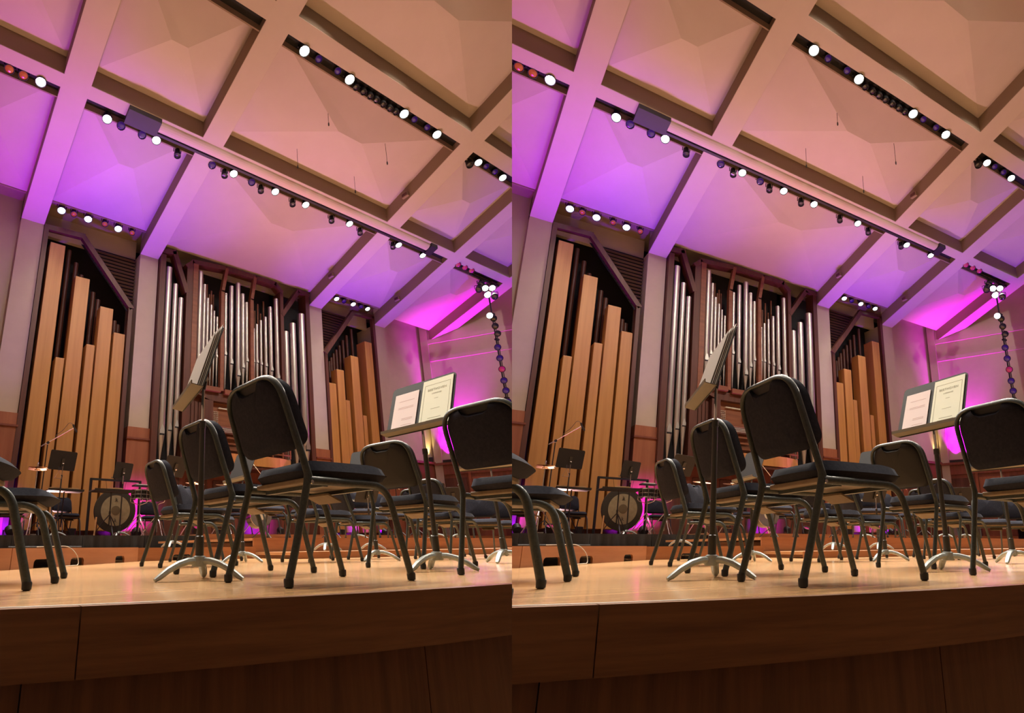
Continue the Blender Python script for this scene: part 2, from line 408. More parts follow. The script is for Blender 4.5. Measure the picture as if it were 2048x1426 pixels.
# ---- stage
def edge_y(x):
    if x < 0.2: return 1.572 - 0.31 * (x - 0.2)
    if x < 2.0: return 1.235 + 0.0765 * (x - 2.3) ** 2
    return 1.242 - 0.05 * (x - 2) * (1 - (x - 2) / 13.2)
xs = [-3.4 + i * 0.2 for i in range(125)]
floor = thing('floor', 'polished light wood concert stage floor with a dark oak front edge', None, kind='structure')
poly = [(x, edge_y(x) + 0.035) for x in xs] + [(21.38, edge_y(21.38) + 0.035), (21.38, 15.0), (-3.4, 15.0)]
prism_xy('stage_boards', poly, -0.12, 0.0, FLOORW, floor)
def strip(name, x0, x1, back, front, z0, z1, m, n=12):
    """curved board along the stage edge"""
    p = [(x0 + (x1 - x0) * i / n) for i in range(n + 1)]
    return prism_xy(name, [(x, edge_y(x) + front) for x in p] + [(x, edge_y(x) + back) for x in reversed(p)], z0, z1, m, floor)
cuts = [-3.4, -1.55, 0.43, 3.0, 5.4, 7.8, 10.2, 12.6, 15.0, 17.4, 19.8, 21.38]
for a, b in zip(cuts, cuts[1:]):
    g = 0.0018
    strip('nosing_board', a + g, b - g, 0.033, 0.0, -0.168, 0.004, NOSE)
cuts = [-3.4 + i * 1.24 for i in range(21)]
for a, b in zip(cuts, cuts[1:]):
    strip('face_panel', a + 0.002, b - 0.002, 0.10, 0.055, -1.15, -0.165, FACEW, 4)
strip('edge_strip', -1.2, 0.70, 0.075, 0.052, -0.002, 0.0035, GREYST)
strip('edge_gap', 0.70, 6.5, 0.062, 0.055, -0.002, 0.0015, CASE)

# ---- risers
def riser(name, label, front, back, z0, z1, face_m, top_m, holes=()):
    """platform: a deck on front boards; holes = (segment, distance along it, width) of hand holes cut in the boards' lower edge"""
    t = thing(name, label, 'riser')
    pl = list(front) + (list(back) if isinstance(back, list) else [(front[-1][0], back), (front[0][0], back)])
    prism_xy('deck', pl, z1 - 0.04, z1 - 0.003, top_m, t)
    for si, ((ax, ay), (bx_, by)) in enumerate(zip(front, front[1:])):
        L = math.hypot(bx_ - ax, by - ay); n = max(1, round(L / 2.2)); ux, uy = (bx_ - ax) / L, (by - ay) / L
        for k in range(n):
            s0, s1 = L * k / n + 0.003, L * (k + 1) / n - 0.003
            p = [(s0, z0)]
            for hs, c, w_ in holes:
                if hs == si and s0 < c - w_ / 2 and c + w_ / 2 < s1:
                    p += [(c - w_ / 2, z0), (c - w_ / 2, z0 + 0.045), (c - w_ / 2 + 0.012, z0 + 0.062), (c - w_ / 2 + 0.03, z0 + 0.07), (c + w_ / 2 - 0.03, z0 + 0.07), (c + w_ / 2 - 0.012, z0 + 0.062), (c + w_ / 2, z0 + 0.045), (c + w_ / 2, z0)]
            p += [(s1, z0), (s1, z1), (s0, z1)]
            bm = bmesh.new(); b_prism(bm, [(u - s0, v) for u, v in p], 0, 0.022, lambda u, v, d: Vector((ux * u + uy * d, uy * u - ux * d, v)))
            from_bm('front_board', bm, face_m, t, (ax + ux * s0, ay + uy * s0, 0))
    return t
r1 = riser('choir_riser', 'low cherry wood riser with dark cut-outs at the left of the stage', [(-2.4, 1.95), (0.73, 4.63), (2.40, 6.29)], 9.88, 0.0, 0.16, RISER, RISERTOP, ((1, 0.42, 0.25), (1, 0.98, 0.24), (1, 1.88, 0.22)))
r2 = riser('riser_step', 'low cherry wood riser section behind the first music stand', [(2.43, 6.36), (4.15, 6.36)], 9.88, 0.0, 0.155, RISER, RISERTOP, ((0, 0.6, 0.26),))
r3 = riser('riser_step', 'long low wooden step running behind the middle chairs', [(4.2, 5.52), (9.0, 5.35), (13.5, 6.3), (15.5, 7.4)], [(15.5, 8.3), (13.0, 7.22), (9.0, 6.37), (4.2, 6.42)], 0.0, 0.085, RISER, RISERTOP)
r4 = riser('riser_platform', 'wide wooden platform behind the long low step', [(4.2, 6.5), (9.0, 6.45), (13.0, 7.3), (16.4, 8.8)], [(16.4, 10.25), (5.2, 9.88), (4.2, 9.88)], 0.0, 0.275, RISER, RISERTOP)
r5 = riser('riser_platform', 'wooden rear riser in front of the organ base', [(5.2, 10.0), (17.0, 10.4)], 13.9, 0.0, 0.42, RISER, RISERTOP)
# black skirted percussion riser
skirt = thing('percussion_riser', 'percussion platform with a pleated black cloth skirt', 'riser')
box('deck', (-3.2, 10.0, 0.0), (5.15, 13.5, 0.375), CASE, skirt)
for k in range(7):
    x0 = -3.2 + k * 1.193; bm = bmesh.new(); n = 24; rows = []
    for i in range(n + 1):
        x = x0 + 1.193 * i / n + (0.004 if i == 0 else -0.004 if i == n else 0)
        y = 9.97 + 0.018 * math.sin(i * 1.9 + k) + 0.01 * math.sin(i * 0.7 + 2 * k)
        rows.append((bm.verts.new((x, 9.98, 0.385)), bm.verts.new((x, y, 0.2)), bm.verts.new((x, y - 0.012, 0.0)), bm.verts.new((x, 9.998, 0.0)), bm.verts.new((x, 9.998, 0.385))))
    for a, b in zip(rows, rows[1:]):
        for j in range(5): bm.faces.new((a[j], a[(j + 1) % 5], b[(j + 1) % 5], b[j]))
    bm.faces.new(rows[0]); bm.faces.new(rows[-1][::-1])
    from_bm('skirt_cloth', bm, BLACKC, skirt, None, True)

# ------------------------------------------------------------------ organ
def wood_pipe(parent, x0, x1, ztop, depth=0.40, zbot=0.60, y=14.0):
    c = ((x0 + x1) / 2, y, zbot)
    bm = bmesh.new(); b_box(bm, (x0 - c[0], 0, 0), (x1 - c[0], depth, ztop - zbot), 0.008)
    return from_bm('wooden_pipe', bm, FIR, parent, c)
def round_pipe(parent, x, y, r, z0, z1, m=CASE):
    o = lathe('round_pipe', [(r, 0), (r, z1 - z0), (r * 0.85, z1 - z0), (r * 0.85, z1 - z0 - 0.1)], m, parent, 10)
    o.location = (x, y, z0); return o
def slats(parent, rows, y=14.32):
    for z, x0, x1 in rows:
        bm = bmesh.new(); b_box(bm, (-(x1 - x0) / 2, -0.010, 0), ((x1 - x0) / 2, 0.010, 0.068))
        bmesh.ops.rotate(bm, verts=bm.verts, cent=(0, 0, 0), matrix=Matrix.Rotation(0.5, 3, 'X'))
        from_bm('louvre_slat', bm, SLATM, parent, ((x0 + x1) / 2, y, z))
og_l = thing('wooden_pipe_organ_bay', 'organ bay of tall square fir pipes nearest the left wall', 'organ', kind='thing', group='wooden organ bays')
for x0, x1, zt, d in ((2.18, 2.60, 8.57, .42), (2.70, 2.93, 5.12, .4), (2.98, 3.39, 7.70, .36), (3.48, 3.72, 5.67, .36), (3.77, 4.16, 6.93, .36), (4.23, 4.57, 6.20, .36)):
    wood_pipe(og_l, x0, x1, zt, d)
for x, zt in ((2.72, 8.45), (2.95, 8.1), (3.13, 7.75), (3.52, 7.3), (3.68, 7.1), (3.85, 6.9), (4.22, 6.55), (4.33, 6.45)):
    k = 14.62 / 14; round_pipe(og_l, x * k, 14.62, 0.07, 0.6, EYE + (zt - EYE) * k)
bar('frame_post', (2.02, 14.02, 0.6), (2.02, 14.02, 8.95), 0.13, 0.16, CASE, og_l, up=(0, 1, 0))
bar('frame_post', (4.66, 14.02, 0.6), (4.66, 14.02, 7.08), 0.12, 0.16, CASE, og_l, up=(0, 1, 0))
bar('frame_top', (1.955, 14.02, 8.99), (3.12, 14.02, 9.05), 0.15, 0.16, CASE, og_l)
bar('frame_brace', (3.04, 14.02, 9.06), (4.71, 14.02, 7.06), 0.15, 0.16, CASE, og_l, up=(0, 1, 0))
slats(og_l, [(z, 3.12 + (9.0 - z) * 0.83, 4.84) for z in [7.32 + 0.118 * i for i in range(14)]])
prism_xz('back_board', [(3.12, 9.0), (4.84, 9.0), (4.84, 6.95)], 14.36, 14.39, BLACK, og_l)

og_r = thing('wooden_pipe_organ_bay', 'organ bay of square fir pipes rising to the right of the metal pipes', 'organ', kind='thing', group='wooden organ bays')
for x0, x1, zt, d in ((12.55, 12.90, 6.03, .3), (12.98, 13.35, 6.65, .34), (13.36, 13.56, 5.46, .3), (13.77, 14.18, 7.37, .4), (14.22, 14.40, 4.97, .3), (14.62, 15.03, 8.17, .49)):
    wood_pipe(og_r, x0, x1, zt, d)
for x, zt in ((12.6, 6.88), (12.71, 7.05), (12.84, 7.24), (13.0, 7.44), (13.18, 7.65), (13.38, 7.92), (13.6, 8.18), (13.89, 8.52)):
    k = 14.66 / 14; round_pipe(og_r, x * k, 14.66, 0.065, 0.6, EYE + (zt - EYE) * k)
bar('frame_post', (12.44, 14.02, 0.6), (12.44, 14.02, 7.25), 0.12, 0.16, CASE, og_r, up=(0, 1, 0))
bar('frame_post', (15.19, 14.02, 0.6), (15.19, 14.02, 9.40), 0.13, 0.16, CASE, og_r, up=(0, 1, 0))
bar('frame_top', (14.0, 14.02, 9.33), (15.25, 14.02, 9.39), 0.16, 0.16, CASE, og_r)
bar('frame_brace', (12.40, 14.02, 7.18), (14.06, 14.02, 9.32), 0.17, 0.2, CASE, og_r, up=(0, 1, 0))
slats(og_r, [(z, 12.37, 12.37 + (z - 7.05) * 0.77) for z in [7.6 + 0.118 * i for i in range(14)]])
prism_xz('back_board', [(12.37, 9.2), (14.0, 9.2), (12.37, 7.1)], 14.36, 14.39, BLACK, og_r)

og = thing('pipe_organ', 'great organ of silver metal pipes in a dark wood case', 'organ', kind='thing')
def metal_pipe(x0, x1, ztop, zmouth, ztip, y=13.92):
    r = (x1 - x0) / 2 * 1.07; x = (x0 + x1) / 2
    o = lathe('metal_pipe', [(r * 0.16, 0), (r * 0.98, zmouth - ztip), (r, zmouth - ztip + 0.01), (r, ztop - ztip), (r * 0.9, ztop - ztip), (r * 0.9, ztop - ztip - 0.2)], SILVER, og, 16)
    o.location = (x, y, ztip)
    mh = zmouth - ztip
    # mouth opening and the pointed lip above it, on the side facing the hall
    bm = bmesh.new(); b_prism(bm, [(-r * 0.62, 0), (r * 0.62, 0), (r * 0.62, r * 0.42), (-r * 0.62, r * 0.42)], -r * 1.03, -r * 0.5, lambda u, v, d: Vector((u, d, v)))
    mo = from_bm('pipe_mouth', bm, BLACK, o, (0, 0, mh + 0.012))
    bm = bmesh.new(); b_prism(bm, [(-r * 0.66, r * 0.45), (r * 0.66, r * 0.45), (r * 0.66, r * 1.3), (r * 0.38, r * 2.2), (0, r * 2.9), (-r * 0.38, r * 2.2), (-r * 0.66, r * 1.3)], -r * 1.06, -r * 0.6, lambda u, v, d: Vector((u, d, v)))
    from_bm('pipe_lip', bm, PIPELIP, o, (0, 0, mh + 0.012))
    return o
for a in ((5.72, 5.93, 8.8, 3.25, 2.5), (6.0, 6.16, 8.27, 3.4, 2.5), (6.21, 6.37, 7.83, 3.52, 2.55), (10.37, 10.59, 7.6, 3.5, 2.55), (10.69, 10.93, 8.0, 3.4, 2.5), (11.1, 11.36, 8.48, 3.25, 2.5)):
    metal_pipe(*a)
for a in ((6.88, 7.06, 9.0, 5.72), (7.085, 7.195, 8.57, 5.98), (7.22, 7.32, 8.09, 6.02), (7.365, 7.45, 7.88, 6.02), (7.485, 7.56, 7.69, 6.02), (7.60, 7.68, 7.5, 6.02),
          (7.9, 8.02, 8.46, 6.15), (8.11, 8.26, 8.8, 5.87), (8.37, 8.54, 9.0, 5.5), (8.58, 8.72, 8.63, 5.82), (8.75, 8.87, 8.34, 6.08),
          (9.05, 9.14, 7.42, 6.12), (9.175, 9.28, 7.6, 6.12), (9.35, 9.45, 7.8, 6.08), (9.54, 9.66, 7.97, 6.05), (9.74, 9.89, 8.42, 5.92), (10.01, 10.17, 8.82, 5.68)):
    metal_pipe(*a, 5.03)
for x, zt in ((7.12, 8.85), (7.27, 8.65), (7.37, 8.3), (7.44, 8.45), (7.52, 8.33), (9.1, 8.4), (9.2, 8.15), (9.33, 8.45), (9.45, 8.1), (9.58, 8.62)):
    k = 14.4 / 14; round_pipe(og, x * k, 14.4, 0.035, 5.0, EYE + (zt - EYE) * k, CONSOLE)
for x0, x1, z0, z1 in ((5.50, 5.68, 2.42, 9.2), (11.42, 11.60, 2.42, 9.35), (6.44, 6.66, 2.42, 9.1), (10.22, 10.36, 2.42, 9.1)):
    box('case_post', (x0, 13.82, z0), (x1, 14.3, z1), CASE, og)
box('case_cheek', (6.66, 13.80, 4.8), (6.84, 13.98, 9.2), CONSOLE, og)
for p, q in (((5.5, 9.3), (6.02, 9.4)), ((5.96, 9.42), (6.46, 8.05)), ((6.42, 9.0), (6.68, 9.26)), ((6.62, 9.25), (7.95, 9.40)), ((7.9, 9.40), (9.2, 9.40)), ((9.15, 9.40), (10.06, 9.40)), ((10.0, 9.42), (10.34, 9.12)), ((10.30, 8.2), (11.12, 9.40)), ((11.08, 9.40), (11.62, 9.38))):
    bar('case_rail', (p[0], 13.96, p[1]), (q[0], 13.96, q[1]), 0.16, 0.30, CASE, og, up=(0, 1, 0))
for x, tilt in ((7.79, 0.16), (8.97, 0.16)):
    bar('case_divider', (x, 13.88, 4.9), (x, 13.88, 8.5), 0.13, 0.16, CONSOLE, og, up=(0, 1, 0))
    bar('case_divider', (x, 13.88, 8.45), (x + tilt, 13.88, 9.4), 0.12, 0.16, CONSOLE, og, up=(0, 1, 0))
for x0, x1, z in ((6.86, 7.72, 4.98), (7.86, 8.9, 4.95), (9.04, 10.2, 4.98)):
    box('pipe_shelf', (x0, 13.72, z - 0.16), (x1, 14.2, z), CONSOLE, og, bev=0.01)
# corbel below the pipes, console, keyboards, stop knobs, balcony front
prism_xz('case_corbel', [(6.55, 4.82), (10.25, 4.82), (9.05, 4.55), (7.45, 4.55)], 13.86, 14.2, CASE, og)
box('console_cheek', (7.22, 13.86, 2.6), (7.52, 14.2, 4.56), CASE, og)
box('console_cheek', (9.05, 13.86, 2.6), (9.35, 14.2, 4.56), CASE, og)
box('console_back', (7.5, 14.06, 2.6), (9.07, 14.2, 4.56), CONSOLE, og)
box('side_panel', (6.66, 14.1, 2.6), (7.24, 14.2, 4.9), CASE, og)
box('side_panel', (9.33, 14.1, 2.6), (10.24, 14.2, 4.9), CASE, og)
for i in range(4): box('side_board', (6.72 + i * 0.13, 14.06, 2.9), (6.80 + i * 0.13, 14.1, 4.5), CASE, og)
box('music_ledge', (7.78, 13.98, 4.36), (8.62, 14.06, 4.39), KEYM, og)
for i in range(4):
    k = box('keyboard', (7.86, 13.72 + i * 0.08, 3.54 + i * 0.065), (8.72, 13.84 + i * 0.08, 3.575 + i * 0.065), KEYM, og)
    box('key_slip', (7.84, 13.70 + i * 0.08, 3.50 + i * 0.065), (8.74, 13.725 + i * 0.08, 3.555 + i * 0.065), CASE, og)
for x in (7.60, 8.80):
    bm = bmesh.new()
    for i in range(4):
        for j in range(9): b_lathe(bm, [(0.014, 0), (0.018, 0.03), (0.012, 0.04)], 6, (x + i * 0.058, 14.05, 3.78 + j * 0.058), (0, -1, 0))
    kn = from_bm('stop_knobs', bm, KEYM, og); kn['kind'] = 'stuff'
sc_ = box('display_screen', (8.42, 13.96, 3.98), (8.64, 14.02, 4.14), LAMPB, og, bev=0.012)
for z in (2.98, 3.16, 3.34): box('bench_rail', (7.9, 13.62, z), (9.0, 13.68, z + 0.05), CONSOLE, og)
for x in (6.72, 7.12, 9.5, 9.9, 10.2): box('balcony_post', (x, 13.48, 2.86), (x + 0.05, 13.53, 3.5), CONSOLE, og)
for z in (2.95, 3.15, 3.35, 3.55):
    box('balcony_rail', (6.7, 13.47, z), (7.2, 13.51, z + 0.04), CONSOLE, og); box('balcony_rail', (9.5, 13.47, z), (10.25, 13.51, z + 0.04), CONSOLE, og)
tube('brass_rail', [(6.62, 13.5, 3.62), (7.4, 13.45, 3.64), (8.9, 13.45, 3.64)], 0.012, CONSOLE, og, 6)
box('balcony_floor', (6.6, 13.40, 2.42), (10.3, 14.1, 2.50), CASE, og)
prism_xy('balcony_front', [(6.62, 13.52), (7.05, 13.36), (9.7, 13.36), (10.3, 13.58), (10.3, 13.66), (9.7, 13.45), (7.05, 13.45), (6.62, 13.6)], 2.52, 2.84, FIR, og)
for x0, x1 in ((5.5, 6.62), (10.3, 11.62)):
    box('case_sill', (x0, 13.78, 2.30), (x1, 14.25, 2.46), REDWOOD, og)
    box('niche_panel', (x0 + 0.15, 14.26, 2.46), (x1 - 0.15, 14.3, 9.2), BLACK, og)
box('niche_panel', (6.66, 14.55, 4.9), (10.24, 14.6, 9.35), BLACK, og)

# ------------------------------------------------------------------ ceiling lamps
def lamp(label, pos, target, lens, r=0.1, length=0.24, group=None, yoke=True, light=0.0, angle=70, hang=0.0, cat='stage light', color=WARM, parent=None):
    """a theatre can: black housing on a yoke, lens in its mouth; the lamp's light leaves at the lens"""
    p = Vector(pos); d = (Vector(target) - p).normalized()
    if parent is None: t = thing('stage_light', label, cat, pos, 0, group)
    else:
        t = bpy.data.objects.new('can_lamp', None); COL.objects.link(t); t.parent = parent; t.location = p - parent.location
    bm = bmesh.new(); b_lathe(bm, [(r * 0.45, -length), (r * 0.8, -length * 0.92), (r * 0.95, -length * 0.5), (r * 1.12, -0.01), (r * 1.12, 0.03), (r * 1.0, 0.03), (r * 0.98, -0.02), (r * 0.3, -0.03)], 12, (0, 0, 0), d)
    from_bm('housing', bm, LAMPB, t, None, True)
    bm = bmesh.new(); b_lathe(bm, [(r * 0.97, -0.015), (r * 0.93, 0.008), (r * 0.6, 0.022), (r * 0.1, 0.027)], 14, (0, 0, 0), d)
    from_bm('lens', bm, lens, t, None, True)
    if yoke:
        side = d.cross(Vector((0, 0, 1)))
        side = side.normalized() if side.length > 0.05 else Vector((1, 0, 0))
        c = -d * length * 0.5; top = Vector((0, 0, max(0.18, hang)))
        tube('yoke', bend([c + side * r * 1.15, c + side * r * 1.15 + Vector((0, 0, 0.14)), c - side * r * 1.15 + Vector((0, 0, 0.14)), c - side * r * 1.15], 0.03, 3), 0.012, LAMPB, t, 6)
        tube('hanger', [c + Vector((0, 0, 0.13)), c + Vector((0, 0, 0.13)) + top], 0.014, LAMPB, t, 6)
    if light:
        s = spot('stage_light_beam', p + d * 0.06, p + d * 5, light, angle, color, 0.7, r * 0.8)
    return t
def row(xs_, y, aim_f, where, lens, group, light=0.0, angle=70, r=0.1, dz=-0.02, word='lit', rev=False):
    for i, x in enumerate(xs_):
        lamp(f'{word} lamp {where}, {ORD[i]} from left', (x, y, S(y) + dz), aim_f(x), lens, r, group=group, light=light, angle=angle)
row([2.51, 3.80, 6.13, 7.57, 8.72, 10.55, 12.88, 14.15], 10.34, lambda x: (x * 0.93 - 0.2, 6.2, 0), 'on the long black track beam', LENS, 'lit lamps of the long track', LAMP_W, 75, 0.11)
row([6.02, 7.46, 9.45, 10.81], 6.92, lambda x: (x * 0.85 - 0.3, 3.6, 0), 'on the cross beam over the middle bay', LENS, 'lit lamps of the upper beam', LAMP_W, 75, 0.12)
row([12.80, 14.07], 6.96, lambda x: (x * 0.85 - 1, 3.6, 0), 'in the short slot at upper right', LENS, 'lit lamps at the upper right', LAMP_W, 75, 0.11)
row([0.3, -0.8], 6.92, lambda x: (2.6, 2.2, 0.8), 'in the left slot of the upper beam', LENS, 'lit lamps left of the upper beam', LAMP_W, 60, 0.11)  # added out of view to brighten the score on its stand
row([0.92, -0.6], 10.16, lambda x: (x + 0.2, 6.5, 0), 'in the far left beam slot', LENS, 'lit lamps at the far left', LAMP_W, 75, 0.11)
row([2.31, 3.08, 4.0], 13.70, lambda x: (x - 0.5, 9.6, 0.4), 'in the recess above the left wooden pipes', LENS, 'lit lamps above the left organ bay', LAMP_W * 0.5, 80, 0.11, dz=0.36)
row([12.91, 13.81, 14.62], 13.68, lambda x: (x - 1.5, 9.6, 0.4), 'in the recess above the right wooden pipes', LENS, 'lit lamps above the right organ bay', LAMP_W * 0.5, 80, 0.10, dz=0.36)
row([2.66, 3.58, 4.44], 13.69, lambda x: (x - 0.6, 8.5, 0.4), 'in the recess above the left wooden pipes', LENSR, 'amber lamps above the left organ bay', r=0.085, word='unlit amber', dz=0.36)
row([13.31, 14.24], 13.68, lambda x: (x - 2.5, 8.5, 0.4), 'in the recess above the right wooden pipes', LENSP, 'purple lamps above the right organ bay', r=0.085, word='dim purple', dz=0.36)
row([2.87, 3.42, 5.45, 6.75], 10.36, lambda x: (x * 0.6, 3.5, 0), 'on the long black track beam', LENSP, 'purple lamps of the long track', r=0.10, word='dim purple')
row([4.42, 5.86, 7.08, 8.24, 9.8, 11.05, 12.62], 10.38, lambda x: (x * 0.8 + 0.6, 8.4, 0), 'on the long black track beam', LENSK, 'dark lamps of the long track', r=0.085, dz=-0.17, word='unlit black')
row([6.48, 7.09, 9.9, 10.43], 6.94, lambda x: (x * 0.6, 2.0, 0), 'on the cross beam over the middle bay', LENSP, 'purple lamps of the upper beam', r=0.085, word='dim purple', dz=0.05)
row([7.72, 7.98, 8.22, 8.45, 8.7, 8.95, 9.18], 6.97, lambda x: (x * 1.05, 4.6, 0), 'on the cross beam over the middle bay', LENSK, 'dark lamps of the upper beam', r=0.075, dz=-0.06, word='unlit black')
row([13.21, 13.67], 6.96, lambda x: (x * 0.6, 2.0, 0), 'in the short slot at upper right', LENSP, 'purple lamps at the upper right', r=0.085, word='dim purple', dz=0.02)
row([12.52], 7.08, lambda x: (x * 0.9, 4.0, 0), 'in the short slot at upper right', LENSK, 'dark lamps at the upper right', r=0.1, dz=-0.12, word='unlit black')
row([0.27, 0.56], 10.2, lambda x: (x, 5, 0), 'in the far left beam slot', LENSR, 'amber lamps at the far left', r=0.095, word='unlit amber', dz=0.0)
row([15.92, 16.33, 16.75], 10.13, lambda x: (x * 0.5, 3.5, 0), 'on the right end beam by the side wall', LENSM, 'pink lamps at the right end', r=0.10, word='glowing pink')
# front lamps out of the picture, over the stage edge, that light organ and stage
for i, x in enumerate((2.5, 6.0, 8.7, 11.5, 14.5)):
    lamp(f'front lamp aimed at the organ, {ORD[i]} from left', (x, 3.56, S(3.56) - 0.02), (3.4 + i * 2.5, 14.0, 4.6), LENS, 0.12, group='front lamps aimed at the organ', light=LAMP_W * 0.75, angle=48)
lamp('front lamp over the stage edge aimed at the angled side wall', (16.6, 3.56, S(3.56) - 0.02), (19.6, 12.6, 6.6), LENS, 0.12, light=LAMP_W * 0.8, angle=42)  # unseen lamp added to warm the side wall
for i, x in enumerate((0.5, 4.0, 9.5, 13.5)):
    lamp(f'front lamp aimed at the floor, {ORD[i]} from left', (x, 3.56, S(3.56) - 0.02), (x * 0.8 + 0.5, 2.4, 0), LENS, 0.12, group='front lamps aimed at the stage', light=LAMP_W * 0.7, angle=85)
# fixtures of the added house lamps
for i, (x, y) in enumerate(HOUSE):
    t = thing('house_lamp', f'square house lamp over the seating area, {ORD[i]} of five', 'lamp', (x, y, 13.3), 0, 'house lamps')
    box('lamp_frame', (-0.65, -0.65, 0.02), (0.65, 0.65, 0.45), LAMPB, t); box('diffuser', (-0.6, -0.6, 0.0), (0.6, 0.6, 0.02), LENS, t)
# projection screen housing on the long beam
ps = thing('screen_housing', 'long rounded cream projection screen housing with black end boxes under the beam', 'screen housing')
bm = bmesh.new()
b_prism(bm, [(0.13 * math.cos(a * PI / 8), -0.10 * math.sin(a * PI / 8)) for a in range(9)], 3.72, 14.0, lambda u, v, d: Vector((d, 9.99 + u, S(9.99 + u) + v - 0.006)))
from_bm('roll_cover', bm, SCREENC, ps)
for x0, x1 in ((2.88, 3.72), (14.0, 14.32)): sloped_box('end_box', x0, x1, 9.80, 10.18, -0.136, -0.006, LAMPB, ps)
sloped_box('black_track', 3.72, 14.0, 10.13, 10.19, -0.076, -0.006, LAMPB, ps)
# hanging microphones
for i, (x, y, zt, zb) in enumerate(((7.63, 7.95, 11.31, 10.72), (7.57, 9.24, 10.93, 10.25), (9.77, 7.92, 11.34, 10.44), (9.75, 9.21, 10.94, 10.31))):
    t = thing('hanging_microphone', f'thin microphone hanging from the middle ceiling panel, {("far left", "near left", "far right", "near right")[i]} of four', 'microphone', (x, y, zb), 0, 'hanging microphones')
    tube('cable', [(0, 0, 0.06), (0, 0, zt - zb + 0.06)], 0.006, CABLEB, t, 5)
    lathe('ceiling_plug', [(0.022, zt - zb), (0.022, zt - zb + 0.06)], LAMPB, t, 8)
    lathe('capsule', [(0.008, -0.03), (0.020, 0.0), (0.018, 0.07), (0.006, 0.09)], LAMPB, t, 8)
# small cable clamps on the beam cheeks
for x, y in ((11.74, 12.6), (11.74, 8.9), (15.27, 12.6)):
    t = thing('speaker_bracket', f'small taupe speaker on a ceiling beam cheek, {"near the back wall" if (x, y) == (11.74, 12.6) else "beside the middle bay" if y < 10 else "toward the side wall"}', 'speaker', (x, y, S(y) + 0.10))
    box('speaker_box', (-0.10, -0.12, 0), (0.0, 0.12, 0.16), TAUPE, t, bev=0.015); box('speaker_grille', (-0.112, -0.09, 0.03), (-0.10, 0.09, 0.13), CASE, t)
# lamp boom beside the right tower
bo = thing('lamp_boom', 'tall black lamp boom with a column of can lamps by the right tower', 'lighting boom', (18.3, 10.5, 0))
tube('boom_pole', [(0, 0, 0.0), (0, 0, 10.25)], 0.03, LAMPB, bo, 8)
tube('boom_rail', [(0.12, 0.0, 5.2), (0.12, 0.0, 9.0)], 0.02, LAMPB, bo, 6)
for z in (5.4, 6.6, 7.8, 8.9): box('boom_clamp', (-0.05, -0.05, z), (0.15, 0.05, z + 0.06), LAMPB, bo)
lathe('boom_foot', [(0.35, 0), (0.35, 0.03), (0.06, 0.06)], LAMPB, bo, 16)
for i, (dx, z, ln) in enumerate(((-0.34, 8.58, LENS), (-0.10, 8.52, LENSK), (-0.08, 8.2, LENSK), (0.0, 7.9, LENSK), (-0.16, 7.3, LENSP), (-0.14, 6.86, LENSP), (-0.12, 6.42, LENSM), (-0.12, 5.97, LENSP), (-0.1, 5.58, LENSP), (-0.1, 5.15, LENSP))):
    lamp(None, (17.98 + dx, 10.22, z), (6.0, 3.0, 1.0), ln, 0.115, 0.26, parent=bo, yoke=False, light=LAMP_W * 0.5 if i == 0 else 0, angle=60)
for i, (x, y, z, b_) in enumerate(((17.87, 10.3, 9.57, 1), (18.3, 10.3, 10.0, 1), (17.25, 10.25, 9.62, 0), (17.7, 10.25, 9.8, 1), (18.2, 10.2, 9.55, 0), (17.55, 10.3, 9.95, 0))):
    lamp(None, (x, y, z), (8.0, 4.0, 0.0), LENS if b_ else LENSK, 0.12, 0.3, parent=bo, light=LAMP_W * 0.4 if b_ else 0, angle=60)
bar('cluster_bar', (16.9, 10.3, 10.22), (18.8, 10.3, 10.22), 0.05, 0.05, LAMPB, bo).location = Vector((16.9 - 18.3, -0.2, 10.22))

# LED wash lamps added near the wall to colour wall and ceiling
def par(label, pos, target, color, energy, angle, lensm):
    t = thing('led_lamp', label, 'LED lamp', pos, 0, 'LED wash lamps by the wall')
    d = (Vector(target) - Vector(pos)).normalized(); c = Vector((0, 0, 0.18))
    bm = bmesh.new(); b_lathe(bm, [(0.05, -0.12), (0.09, -0.10), (0.10, 0.06), (0.085, 0.06), (0.08, 0.03), (0.02, 0.03)], 12, c, d); from_bm('housing', bm, LAMPB, t, None, True)
    bm = bmesh.new(); b_lathe(bm, [(0.08, 0.031), (0.075, 0.045), (0.01, 0.05)], 12, c, d); from_bm('lens', bm, lensm, t, None, True)
    tube('bracket', [(-0.12, 0, 0.18), (-0.12, 0, 0.014), (0.12, 0, 0.014), (0.12, 0, 0.18)], 0.012, LAMPB, t, 6)
    spot('led_lamp_beam', Vector(pos) + c + d * 0.07, target, energy, angle, color, 0.9, 0.06)
    return t
UP = 1800.0
for i, (x, z) in enumerate(((1.62, 0.38), (3.4, 0.38), (5.0, 0.38), (12.1, 0.43), (13.9, 0.43), (15.7, 0.43))):
    par(f'black LED lamp by the back wall shining purple, {ORD[i]} from left', (x, 13.25, z), (x, 12.35, 9.4), PURPLE, UP if x < 15 else UP * 0.55, 40 if x < 15 else 30, LENSP)
for i, x in enumerate((7.3, 10.0)):
    par(f'black LED lamp below the organ shining violet pink, {("left", "right")[i]} of two', (x, 12.9, 0.43), (x, 12.0, 9.6), (0.62, 0.10, 0.85), UP * 0.34, 60, LENSM)
par('black LED wash lamp at the far left shining magenta', (0.2, 12.6, 0.38), (0.3, 11.6, 9.6), (0.85, 0.0, 1.0), UP * 0.8, 46, LENSM)
par('black LED wash lamp at the right end shining magenta', (16.9, 13.0, 0.0), (17.0, 12.2, 9.4), (0.9, 0.0, 0.9), UP * 0.75, 26, LENSM)
